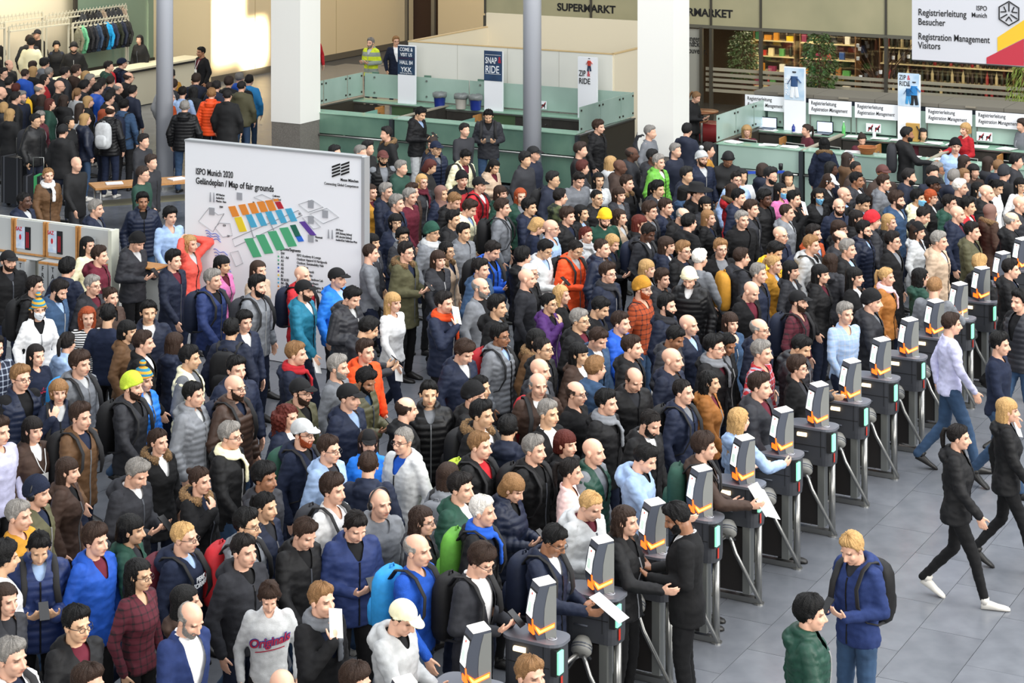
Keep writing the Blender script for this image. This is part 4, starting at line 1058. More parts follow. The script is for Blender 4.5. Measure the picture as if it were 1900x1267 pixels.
def build_person(idx, r, lab, low=None):
    x, y, b_, sk, hr, gc, yaw, pose, ex, _ = r
    rnd = random.Random(int(x*7+y*13)); fem = 1 if b_ == 'f' else 0
    H0 = 1.78*{'m': 1.0, 'f': .945, 'c': .62, 'y': .88}[b_]*rnd.uniform(.985, 1.02); sc = H0/1.755; hd = 'hd' if 'hd' in ex or (pose == 'p' and rnd.random() < .6) else ''
    dz = -.46 if pose == 's' else 0; hz = (headM(pose, hd, fem, dz) @ Vector((0, 0, 0))).z*sc
    lift = {'c': .55 if (x, y) == (163, 590) else 0}.get(b_, 0)
    if pose == 's': lift = .13
    hz += lift
    d = FPX*(CH-hz)/(y-YH); X = (x-950)*d/FPX
    hoff = Matrix.Rotation(R(yaw), 3, 'Z') @ Vector((0, -.10 if hd else -.03, 0))*sc
    loc = Vector((X-hoff.x, d-hoff.y, lift))
    if low is PROBE: return loc
    loc += SHIFT.get(id(r), Vector())
    wd = sc*rnd.uniform(.97, 1.07)*{'m': 1.04, 'y': .93}.get(b_, 1)
    put = []
    def part(name, me, m, M=None):
        put.append((name, me, m, M))
    hk = hr[0]; hat = None; hc = hr[1] if len(hr) > 1 and hk not in 'BCH' else 'b'
    if hk in 'bz': hc = 'g' if (len(hr) > 1 and hr[1] in 'gw') else 'b'
    if hk == 'h': hc = 'k'
    if hc not in HCOL: hc = 'd'
    if b_ in 'mcy' and hk == 'o': hk = 'o'
    if sk >= 2 and hk in 'BCH': hc = 'k'
    body = body_mesh(fem, pose, hd); HM = headM(pose, hd, fem, dz)
    g, c = gc[0], gc[1:]; gk = {'q': 'h', 'k': 'j'}.get(g, g)
    if b_ in 'cy' and g == 'w': gk = 'w'
    if c == 'hv': part('jacket', garment_mesh(fem, pose, 'j'), cloth_mat('hv', 'hv'))
    else: part({'p': 'puffer_jacket', 'j': 'jacket', 'c': 'coat', 'z': 'blazer', 'o': 'hoodie', 'f': 'parka', 'h': 'shirt', 'w': 'sweater', 'v': 'vest', 'q': 'shirt', 'k': 'jacket'}[g], garment_mesh(fem, pose, gk), cloth_mat(g, c))
    ic = ex.get('sh') or rnd.choice(['wh', 'mg', 'bk', 'dg', 'lb', 'nv', 'lg', 'bk', 'mr'])
    if gk in 'zjcpof': part('shirt', inner_mesh(fem, pose), cloth_mat('x', ic))
    if gk in 'jpof' and rnd.random() < .8: part('zip', zip_mesh(fem, gk, dz), (mat('zip_metal', '#888888', .4, .5, objcol=True), lin(rnd.choice(['#8c8e92', '#1c1c1e', '#1c1c1e', '#b8b8b8', '#5c6068']))))
    if gk == 'v': part('sweater', sleeves_mesh(fem, pose), cloth_mat('w', rnd.choice(['wh', 'mg', 'nv', 'bk']) if g == 'v' and c != 'gn' else 'mg'))
    if gk == 'f': part('fur_trim', fur_mesh(), mat('fur', '#8a6c48', .95, kind='soft', col2='#3c2c20', scale=70, var=.3))
    tc = ex.get('tr') or rnd.choice(['nv', 'bk', 'bk', 'dg', 'nv', 'bl'])
    part('trousers', trouser_mesh(fem, pose), cloth_mat('x', tc) if tc != 'bl' else cloth_mat('t', 'bl'))
    wsh = 'ws' in ex or rnd.random() < .22; sm = mat('shoe_white', '#d0ccc4', .5) if wsh else mat('shoe_black', '#161412', .45)
    for s in (-1, 1): part('shoe', shoe_mesh(pose, s), sm)
    def hp(name, key, m): part(name, hair(key), m, HM)
    if hk in 'scutlobh':
        v = {'s': 's%d' % rnd.choice([0, 1, 2, 3] if sk == 2 or hc in 'kb' else [0, 2, 0]), 'c': 'c0', 'b': 'b0', 'l': 'l%d' % rnd.randrange(3), 'o': 'o%d' % rnd.randrange(2), 'u': 'u0', 't': 't%d' % rnd.randrange(2), 'h': 'h0'}[hk]
        if hk == 's' and fem: v = 's3'
        if hk == 'h': hp('headscarf', 'h0', mat('headscarf', '#7a5a50' if ':' in hr else '#1a1a1c', .8, bump=.3, bscale=60))
        else: hp('hair', v, hair_mat(hc))
    if hk in 'BCH':
        cc = hr.split(':')[-1] if ':' in hr else hr[1:]
        if fem: hp('hair', 'l0', hair_mat(hc))
        else: hp('hair', 'c0', hair_mat(hc))
        if hk == 'B': hp('beanie', 'B1' if cc == 'pm' or (x, y) in ((1303, 295),) else 'B0', cloth_mat('s', {'gn': 'gn', 'dgn': 'gn'}.get(cc, cc) if cc in COLS or cc in ('dgn',) else 'bk'))
        elif hk == 'C': hp('cap', 'C0', cloth_mat('z', cc if cc in COLS else 'bk'))
        else: hp('hat', 'H0', cloth_mat('z', 'bk'))
    if 'gl' in ex: hp('glasses', 'glasses', mat('glasses_frame', '#1c1a1a', .3))
    if 'be' in ex: hp('beard', 'beard', hair_mat('o' if (x, y) in ((565, 805), (1194, 536)) else hc))
    if 'ma' in ex: hp('face_mask', 'mask', mat('mask_white', '#e4e8ec', .8) if (x, y) in ((72, 575), (985, 633), (1808, 352)) else mat('mask_blue', '#6fb0d8', .8))
    if (x, y) == (719, 938) or (x, y) == (72, 915): hp('headphones', 'phones', mat('black_plastic', '#141416', .4))
    if 'sc' in ex: part('scarf', scarf_mesh(), cloth_mat('w', {'pk': 'pc'}.get(ex['sc'], ex['sc'])))
    if ('la' in ex): 
        k = 'badge'
        if k not in _lib: _lib[k] = MB().box((.02, -.165, 1.16), (.09, .004, .12)).tube([(-.07, -.10, 1.44), (-.03, -.15, 1.30), (.02, -.165, 1.22), (.05, -.15, 1.30), (.07, -.10, 1.44)], .005, 6).mesh('badge')
        part('name_badge', _lib[k], mat('paper', '#e8e8e6', .7))
    MW = Matrix.Translation(loc) @ Matrix.Rotation(R(yaw), 4, 'Z') @ Matrix.Diagonal((wd, wd, sc, 1))
    if low is not None:
        for name, me, m, M in [('body', body, skin_mat(sk, hc), None)]+put: low.append((me, one(m), MW @ (M or Matrix.Identity(4))))
        if 'bp' in ex:
            bm_, pk, st = bag_meshes(fem); low.append((bm_, one(cloth_mat('j', ex['bp'])), MW))
        return None
    root = obj('person', body, None, skin_mat(sk, hc), label=lab, cat='person', group='visitors in the entrance hall')
    root.matrix_world = MW
    for name, me, m, M in put:
        o = obj(name, me, root, m)
        if M is not None: o.matrix_local = M
    if pose == 's':
        st = obj('stool', None, None, None, (loc.x, loc.y, 0), 'clerk stool behind the registration counter', 'stool', 'clerk stools'); obj('stool_seat', MB().cyl((0, 0, .40), (0, 0, .46), .2, n=18).mesh('stool_seat'), st, mat('black_plastic', '#141416', .4)); obj('stool_post', MB().cyl((0, 0, .02), (0, 0, .40), .03, n=10).mesh('stool_post'), st, MC['black_plastic']); obj('stool_foot', MB().cyl((0, 0, 0), (0, 0, .03), .2, n=16).mesh('stool_foot'), st, MC['black_plastic'])
    if 'bp' in ex:
        bm_, pk, st = bag_meshes(fem); bc = cloth_mat('j', ex['bp']); q = lab.replace(', ', ' ')
        q = ' '.join(q.split()[:12]) if len(q.split()) > 12 else q
        o = obj('backpack', bm_, None, bc, label=CNAME.get(ex['bp'], 'dark')+' backpack on the '+baglab(lab), cat='backpack', group='backpacks in the crowd'); o.matrix_world = MW
        obj('pocket', pk, o, bc)
        for s_ in st: obj('strap', s_, o, mat('strap_black', '#1a1a1c', .8))
    if pose == 'p' and y > 200 and 'pa' not in ex:
        k = 'phone'
        if k not in _lib: _lib[k] = MB().box((0, 0, 0), (.072, .009, .148)).mesh('phone'); _lib['screen'] = MB().box((0, .005, 0), (.064, .001, .136)).mesh('screen')
        o = obj('phone', _lib[k], None, mat('black_plastic', '#141416', .4), label='phone held by the '+baglab(lab), cat='phone', group='phones held in the crowd')
        o.matrix_world = MW @ Matrix.Translation((0, -.36, 1.225+dz)) @ Matrix.Rotation(R(-50), 4, 'X')
        obj('screen', _lib['screen'], o, mat('phone_screen', '#3c4c64', .15))
    if 'pa' in ex:
        k = 'paper'
        if k not in _lib: _lib[k] = MB().box((0, 0, 0), (.12, .003, .20)).mesh('paper')
        o = obj('paper_sheet', _lib[k], None, mat('paper', '#e8e8e6', .7), label='white paper held by the '+baglab(lab), cat='paper', group='papers held in the crowd')
        J = skel(pose, fem); h = J['wr', -1]+J['hd', -1]*.13
        o.matrix_world = MW @ Matrix.Translation(h) @ Matrix.Rotation(R(-25), 4, 'X') @ Matrix.Rotation(R(20), 4, 'Y')
    return root
def baglab(lab):
    q = lab
    ws = q.split()
    if len(ws) <= 11: return q
    if ', ' in q:
        a, b_ = q.split(', ', 1); q2 = ' '.join(a.split()[:2])+' '+b_
        q2 = a.split(' in ')[0]+' '+b_
        if len(q2.split()) <= 11: return q2
    return ' '.join(ws[:11])
_pos = [build_person(0, r, '', PROBE) for r in _pers]; _p0 = [p.copy() for p in _pos]
for _ in range(40):      # people do not stand inside each other
    for i in range(len(_pos)):
        for j in range(i+1, len(_pos)):
            q = _pos[j]-_pos[i]; q.z = 0; l = q.length
            if l < .44 and abs(_p0[i].z-_p0[j].z) < .3:
                n = q/l if l > .02 else Vector((.1, 1, 0)).normalized(); _pos[i] -= n*(.44-l)*.25; _pos[j] += n*(.44-l)*.25
    for i in range(len(_pos)):
        q = _pos[i]-_p0[i]
        if q.length > .26: _pos[i] = _p0[i]+q*(.26/q.length)
for r, a, b_ in zip(_pers, _pos, _p0): SHIFT[id(r)] = a-b_
lab_n = sum(1 for r in _pers if r[9]); rest = sorted([r for r in _pers if not r[9]], key=lambda r: -r[1])
keep = set(id(r) for r in _pers if r[9]) | set(id(r) for r in rest[:318-lab_n])
for r in _pers:
    if r[9]: USED.add(r[9])
TEXTED = []; BUILT = []
for i, r in enumerate(_pers):
    if id(r) in keep:
        o = build_person(i, r, r[9] or autolabel(r[:9]))
        BUILT.append((r, o))
        if 'txt' in r[8]: TEXTED.append((o, r[8]['txt']))
LOW = 2; lowlist = []
for i, r in enumerate(_pers):
    if id(r) not in keep: build_person(i, r, '', lowlist)
LOW = 1
_dec = {}
def light(me):
    if len(me.polygons) < 1200 or me.name.startswith(('body', 'garment', 'trousers', 'sweater')): return me
    if me.name not in _dec:
        o = bpy.data.objects.new('tmp', me); COL.objects.link(o); d = o.modifiers.new('d', 'DECIMATE'); d.ratio = .16
        _dec[me.name] = bpy.data.meshes.new_from_object(o.evaluated_get(bpy.context.evaluated_depsgraph_get())); bpy.data.objects.remove(o)
    return _dec[me.name]
def join_low(items, name, **kw):
    vs = []; fl = []; ft = []; mi = []; mats = []; nv = 0; at = []
    for me, m, M in items:
        me = light(me)
        P = getv(me).astype(np.float64); A = np.array(M); P = P @ A[:3, :3].T + A[:3, 3]; vs.append(P)
        n = len(me.loops); a = np.empty(n, np.int32); me.loops.foreach_get('vertex_index', a); fl.append(a+nv); nv += len(P)
        t = np.empty(len(me.polygons), np.int32); me.polygons.foreach_get('loop_total', t); ft.append(t)
        if m not in mats: mats.append(m)
        mi.append(np.full(len(t), mats.index(m), np.int32))
        c = np.zeros((len(P), 4), np.float32)
        if 'face' in me.color_attributes: q = np.empty(len(P)*4, np.float32); me.color_attributes['face'].data.foreach_get('color', q); c = q.reshape(-1, 4)
        at.append(c)
    V_ = np.concatenate(vs); L_ = np.concatenate(fl); T = np.concatenate(ft)
    me = bpy.data.meshes.new(name); me.vertices.add(len(V_)); me.vertices.foreach_set('co', V_.astype(np.float32).ravel())
    me.loops.add(len(L_)); me.loops.foreach_set('vertex_index', L_); me.polygons.add(len(T)); me.polygons.foreach_set('loop_start', np.concatenate([[0], np.cumsum(T)[:-1]]).astype(np.int32)); 
    me.polygons.foreach_set('material_index', np.concatenate(mi)); me.polygons.foreach_set('use_smooth', [True]*len(T))
    for m in mats: me.materials.append(m)
    me.update(calc_edges=True); me.validate()
    a = me.color_attributes.new('face', 'FLOAT_COLOR', 'POINT'); a.data.foreach_set('color', np.concatenate(at).ravel())
    return obj(name, me, **kw)
if lowlist: join_low(lowlist, 'crowd', label='dense far crowd of visitors queuing at the cloakroom and along the back of the hall', cat='crowd', kind='stuff')

# ================================================================ the place
def frame(name, u, v, z=0, label=None, cat=None, group=None, kind=None, turn=0):
    return obj(name, None, None, None, uv(u, v, z), label, cat, group, kind, UROT+turn)
def sub(name, mb, m, parent, smooth=False, **kw): return obj(name, mb.mesh(name, smooth), parent, m, **kw)
def dup(root, u, v, z, label=None, group=None, turn=None):
    r = root.copy(); COL.objects.link(r); r.location = uv(u, v, z)
    if turn is not None: r.rotation_euler = (0, 0, UROT+turn)
    if label: r['label'] = label
    if group: r['group'] = group
    for ch in list(root.children):
        c = ch.copy(); COL.objects.link(c); c.parent = r
        for g in ch.children: d = g.copy(); COL.objects.link(d); d.parent = c
    return r
def text(body, size, m, parent, loc, rz=0, wide=.80, bold=.0, shear=0, align='LEFT', name='lettering', rx=90, vert=False):
    c = bpy.data.curves.new(name, 'FONT'); c.body = body; c.size = size; c.extrude = .002; c.offset = bold*.35; c.shear = shear; c.align_x = align; c.resolution_u = 3
    c.space_line = .80
    o = bpy.data.objects.new(name, c); COL.objects.link(o); o.parent = parent; o.location = loc; o.rotation_euler = (R(rx), 0, rz); o.scale = (wide, 1, 1)
    c.materials.append(m); return o
M_white = mat('white_panel', '#eceef2', .55); M_black = mat('print_black', '#101012', .7); M_steel = mat('brushed_steel', '#9b9b98', .32, .9, bump=.05, bscale=200)
M_glassg = mat('frosted_green_glass', '#a6bdb2', .22, bump=.0, kind='soft', col2='#90a89c', scale=1.2, spec=.6)
M_glassd = mat('green_glass_front', '#688775', .18, kind='soft', col2='#4c6a5e', scale=1.5, spec=.6)
M_glasst = mat('glass_shelf', '#9cc4ac', .12, spec=.7, alpha=.85)
M_wood = mat('beech_wood', '#c08a50', .5, kind='soft', col2='#a8743e', scale=20); M_dark = mat('dark_laminate', '#3b3833', .45, kind='soft', col2='#2c2a27', scale=6)
M_beige = mat('beige_wall', '#cdbb98', .8); M_cream = mat('cream_wall', '#ddd2b8', .8); M_navy = mat('navy_metal', '#1c2430', .5)
# floor: a dark bed with its stone tiles laid on it; tiles singly where the floor shows, the rest joined
M_tile = mat('stone_tile', '#6f7278', .24, var=.10, kind='soft', col2='#5f6268', scale=3.5, spec=.45, bump=.03, bscale=500)
M_bed = mat('joint_bed', '#3c3d40', .7)
floor = obj('floor', MB().box((-10, 34, -.06), (74, 76, .09)).mesh('floor'), None, M_bed, uv(0, 0, 0), kind='structure', rz=UROT)
TW, TL, G = .60, 1.20, .005
tile_me = MB().box((0, 0, -.0075), (TW-G, TL-G, .015)).mesh('floor_tile')
tiles = []
for i in range(-62, 24):
    for j in range(-2, 60):
        u0 = i*TW+.1; v0 = j*TL+(.6 if i % 2 else 0); p = uv(u0, v0)
        if p.y < 8 or v0 > 66: continue
        px = 950+FPX*p.x/p.y; py = YH+FPX*CH/p.y
        if -400 < px < 2300 and 120 < py < 1900:
            shown = (u0 > -7.6 and px < 1960 and py < 1330 and px > 1150)
            tiles.append((shown, py, u0, v0))
tiles.sort(reverse=True); single = [t for t in tiles if t[0]][:290]; rest_t = [t for t in tiles if t not in single]
rnd = random.Random(5)
for _, _, a, b_ in single:
    o = obj('tile', tile_me, floor, M_tile, (a, b_, rnd.uniform(-.0006, .0006)))
mb = MB()
for _, _, a, b_ in rest_t: mb.box((a, b_, -.0075), (TW-G, TL-G, .015))
obj('tile_field', mb.mesh('tile_field'), floor, M_tile, (0, 0, 0), kind='stuff')
# ---------------------------------------------------------------- walls
wl = frame('wall_left', -34, 44.9, kind='structure')
sub('plaster', MB().box((-.15, 5.1, 3.5), (.3, 10.2, 7)), M_beige, wl); sub('baseboard', MB().box((.015, 5.1, .09), (.03, 10.2, .18)), mat('skirting', '#5c564c', .5), wl)
sub('panel_joint', MB().box((.004, 2.05, 3.5), (.008, .012, 7)).box((.004, 6.2, 3.5), (.008, .012, 7)), mat('joint_line', '#a89670', .8), wl)
wb = frame('wall_back', -34, 55.1, kind='structure')
sub('plaster', MB().box((.05, .15, 4), (.1, .3, 8)).box((8, .15, 4), (13.6, .3, 8)).box((.6, .15, 5.6), (1.2, .3, 4.8)), M_beige, wb)
sub('door_recess', MB().box((.55, .45, 1.6), (1.1, .05, 3.2)), mat('brown_door', '#3a2414', .6), wb)
sub('door_frame', MB().box((1.05, -.03, 1.6), (.12, .10, 3.2)).box((.06, -.03, 1.6), (.10, .08, 3.2)), M_steel, wb)
wc = frame('wall_cloakroom', -36.4, 34, kind='structure')
sub('plaster', MB().box((-.15, 2.3, 3), (.3, 12.6, 6)).box((-3, -4, 3), (6, .3, 6)), M_cream, wc)
sub('return_wall', MB().box((1.2, 10.95, 3.5), (2.4, .14, 7)), M_beige, wc)
gp = frame('glass_partition', -36.0, 41.6, kind='structure', label='dark-framed green glass partition behind the cloakroom')
sub('pane', MB().box((0, 1.85, 2.7), (.03, 3.6, 4.2)), mat('partition_glass', '#6e8474', .12, spec=.7), gp); sub('pane', MB().box((0, 4.25, 2.7), (.03, 1.1, 4.2)), MC['partition_glass'], gp)
mb = MB()
for y in (0, 3.68, 4.85): mb.box((.02, y, 2.6), (.08, .10, 4.6))
mb.box((.02, 2.4, .55), (.08, 4.9, .12)); sub('frame', mb, mat('dark_frame', '#2c2a26', .5), gp)
pn = obj('paper_notice', MB().box((.03, 4.2, 1.6), (.004, .36, .30)).mesh('notice'), None, M_white, uv(-36.0, 41.6), 'small white notice taped on the green glass partition', 'notice', rz=UROT)
for k in range(3): text(['Zugang', 'nicht gestattet', 'Cloakroom'][k], .05, M_black, pn, (.034, 4.2, 1.66-.08*k), R(90), .8, align='CENTER')
# round steel columns and square white pillars
for u_, v_, r_, lb in ((-25.3, 31.9, .168, 'tall round grey steel column at the left of the hall'), (-18.55, 34.75, .180, 'tall round grey steel column in front of the left booth')):
    o = frame('steel_column', u_, v_, label=lb, cat='column'); sub('shaft', MB().cyl((0, 0, 0), (0, 0, 9), r_, n=32), mat('column_grey', '#bcbfc6', .38, .15), o, True)
    sub('foot_ring', MB().cyl((0, 0, 0), (0, 0, .05), r_+.03, n=32), M_steel, o)
for u_, lb in ((-23.96, 'square white pillar with a granite foot beside the left booth'), (-15.51, 'square white pillar between the two counter booths')):
    o = frame('square_pillar', u_-.37, 34.67+.37, label=lb, cat='pillar'); sub('shaft', MB().box((0, 0, 5), (.74, .74, 8)), mat('pillar_white', '#ecebe4', .6), o)
    sub('plinth', MB().box((0, 0, .5), (.72, .72, 1.0)), mat('granite', '#7b7770', .5, kind='spots', col2='#68645e', scale=60), o)
# ---------------------------------------------------------------- the big map board
bd = frame('map_board', -17.52, 22.53, label='large white standing board with the fairground map', cat='board')
sub('panel', MB().box((1.47, .06, 1.445), (2.94, .10, 2.87)), M_white, bd); sub('edge_profile', MB().box((2.955, .06, 1.445), (.05, .13, 2.89)).box((1.47, .06, 2.885), (2.94, .13, .03)), mat('aluminium_edge', '#c9ccce', .35, .6), bd)
def bt(s, u, z, size, **k): return text(s, size, k.pop('m', M_black), bd, (u+17.52, .004, z), **k)
bt('ISPO Munich 2020', -17.33, 2.43, .125, bold=.004, wide=.68); bt('Geländeplan / Map of fair grounds', -17.33, 2.30, .125, bold=.005, wide=.77)
bt('Messe München', -14.64, 2.545, .055, bold=.002, align='RIGHT'); bt('Connecting Global Competence', -14.64, 2.475, .052, align='RIGHT')
def poly(pts, key, col, name='map_area', parent=bd, off=-17.52, y=-.001, dep=.006, emit=0):
    mb = MB(); n = len(pts); mb.add([Vector((p[0]-off, y, p[1])) for p in pts]+[Vector((p[0]-off, y+dep, p[1])) for p in pts], [tuple(range(n)), tuple(range(2*n-1, n-1, -1))]+[(i, (i+1) % n, n+(i+1) % n, n+i) for i in range(n)])
    return sub(name, mb, mat(key, col, .6, emit=emit), parent)
for gx in (0, .145):        # the slanted double logo of bars
    for k in range(4): z = 2.60+.042*k+gx*.25-.02; x = -15.06+gx; poly([(x, z), (x+.13, z+.05), (x+.13, z+.075), (x, z+.025)], 'print_black', '#101012', 'logo_bar')
def quad(x0, z0, w_, dx, dz, slope=.20): return [(x0, z0), (x0+w_, z0+w_*slope), (x0+w_+dx, z0+w_*slope+dz), (x0+dx, z0+dz)]
halls = [('C1', -16.77, 2.03, '#e08a34'), ('C2', -16.60, 2.07, '#e08a34'), ('C3', -16.44, 2.105, '#e08a34'), ('C4', -16.29, 2.14, '#e08a34'), ('C5', -16.15, 2.17, '#e08a34')]
for t, x, z, c in halls: poly(quad(x, z, .115, .075, -.135), 'map_orange', c); bt(t, x+.065, z-.09, .04)
poly(quad(-16.02, 2.20, .08, .02, -.03), 'map_orange', '#e08a34'); poly(quad(-15.99, 2.165, .09, .06, -.09), 'map_crimson', '#b02230'); bt('C6', -15.94, 2.10, .04, m=M_white)
poly(quad(-16.67, 1.89, .12, .095, -.19), 'map_yellow', '#e6cc2c'); bt('B1', -16.58, 1.74, .04)
for k in range(5): x = -16.48+.165*k; z = 1.945+.036*k; poly(quad(x, z, .10, .10, -.165), 'map_cyan', '#4aa8cc'); bt('B%d' % (k+2), x+.09, z-.12, .04, m=M_white)
for k in range(4): x = -16.50+.195*k; z = 1.615+.068*k; poly(quad(x, z, .14, .15, -.24), 'map_green', '#4ca878'); bt('A%d' % (k+1), x+.13, z-.20, .04, m=M_white)
poly(quad(-15.74, 1.875, .09, .09, -.15), 'map_teal', '#1c6450'); poly(quad(-15.65, 1.735, .09, .05, -.07), 'map_blue', '#2c6cd0'); poly(quad(-15.59, 1.935, .09, .19, -.17), 'map_purple', '#5c3c94')
bt('A5', -15.62, 1.69, .035, m=M_white); bt('A6', -15.44, 1.79, .035, m=M_white)
def outline(pts, col='#8c8f94', th=.004):
    mb = MB(); mb.tube([Vector((p[0]+17.52, .002, p[1])) for p in pts], th, 4, closed=True); sub('map_outline', mb, mat('map_line', col, .7), bd)
outline([(-17.28, 1.78), (-17.10, 1.98), (-16.94, 1.90), (-16.84, 1.93), (-17.03, 1.66)]); outline([(-17.0, 1.72), (-16.92, 1.79), (-16.74, 1.80), (-16.70, 1.64), (-16.86, 1.60)])
outline([(-16.70, 1.59), (-16.66, 1.49), (-15.54, 2.03), (-15.60, 2.09)]); outline([(-15.60, 2.17), (-15.38, 2.25), (-15.20, 2.17), (-15.44, 2.08)]); outline([(-15.42, 2.06), (-15.14, 2.16), (-14.95, 2.06), (-15.20, 1.95)])
outline([(-15.54, 2.00), (-15.42, 2.03), (-15.24, 1.90), (-15.36, 1.86)]); outline([(-16.34, 2.20), (-16.2, 2.25), (-16.0, 2.19), (-16.16, 2.15)]); outline([(-16.74, 1.40), (-16.60, 1.44), (-16.52, 1.28), (-16.64, 1.22)])
outline([(-16.42, 1.86), (-16.34, 1.65), (-16.35, 1.65), (-16.43, 1.86)]); outline([(-16.12, 1.96), (-16.0, 1.78), (-16.01, 1.78), (-16.13, 1.96)])
def sign_p(ch, x, z): poly([(x-.045, z-.04), (x+.045, z-.04), (x+.045, z+.06), (x-.045, z+.06)], 'map_grey', '#9b9ea4', 'parking_sign'); bt(ch, x-.018, z-.02, .075, m=M_white, wide=.9)
for ch, x, z in (('P', -16.58, 2.18), ('P', -17.05, 1.93), ('P', -15.40, 2.18), ('P', -15.17, 2.07), ('P', -15.40, 1.97), ('U', -15.40, 1.72), ('U', -16.35, 1.20)): sign_p(ch, x, z)
for (x0, z0, n_) in ((-17.16, 1.66, 3), (-17.02, 1.42, 6)):
    for k in range(n_): mb = MB(); mb.tube([Vector((x0+17.52+.03*i+.012*k, .001, z0-.045*k*(.8 if n_ == 3 else 1)+.014*math.sin(i*1.35)-.006*i)) for i in range(9)], .005, 4); sub('map_wave', mb, mat('map_wave', '#4058b0', .6), bd)
for s, x, z in (('A99 München', -16.98, 2.165), ('Ausfahrt/Exit', -16.98, 2.12), ('München - Riem', -16.98, 2.075), ('Conference', -16.03, 2.235), ('Center Nord', -16.03, 2.19), ('ENW', -16.92, 2.00), ('EN', -16.36, 2.11), ('EO', -15.60, 2.03), ('ICM', -16.86, 1.75), ('EW', -16.79, 1.61), ('Messestadt', -15.33, 1.745), ('Ost', -15.33, 1.70), ('A94 Passau', -15.0, 1.875), ('(A99, Richtung Salzburg/', -15.0, 1.83), ('A99, direction Salzburg)', -15.0, 1.785), ('Ausfahrt/Exit: Feldkirchen-West', -15.0, 1.74)): bt(s, x, z, .042, wide=.62)
for k in (-.11, -.05): poly([(-16.98+k, 2.07), (-16.95+k, 2.07), (-16.96+k, 2.20), (-16.97+k, 2.20)], 'map_grey', '#9b9ea4'); poly([(-15.02+k, 1.76), (-14.99+k, 1.76), (-15.0+k, 1.88), (-15.01+k, 1.88)], 'map_grey', '#9b9ea4')
bt('Segmente/Segments', -15.94, 1.525, .058, bold=.0015)
segs = [('EW', 'ISPO Academy & Lounge', '#dddddd'), ('A1 - A4', 'Outdoor Apparel & Hardgoods', '#4ca878'), ('A3', 'Outdoor, Sustainability Hub', '#4ca878'), ('A5', 'Shoe Village', '#1c6450'), ('A5', 'Urban Hardgoods', '#2c6cd0'), ('A6', 'Health & Fitness', '#5c3c94'), ('B1', 'Vision, ISPO Brandnew Lab', '#e6cc2c'), ('B2 & B3', 'Snowsports Hardware', '#4aa8cc'), ('B4 - B6', 'Snowsports, Accessories, Body & Mind', '#4aa8cc'), ('C1 & C2', 'Manufacturing, ISPO Brandnew', '#e08a34'), ('C3 - C6', 'ISPO Textrends', '#e08a34'), ('C6', 'Sourcing', '#b02230'), ('EO', '', '#dddddd')]
for k, (a, b_, c) in enumerate(segs):
    z = 1.465-.0505*k; bt(a, -15.89, z, .05, bold=.001); bt(b_, -15.63, z+.003, .048, wide=.8)
    poly([(-15.94, z+.008), (-15.92, z+.008), (-15.92, z+.030), (-15.94, z+.030)], 'seg'+c, c, 'legend_dot')
bt('Eingang West', -17.05, 1.10, .048); bt('Main entrance', -16.9, 1.04, .048)
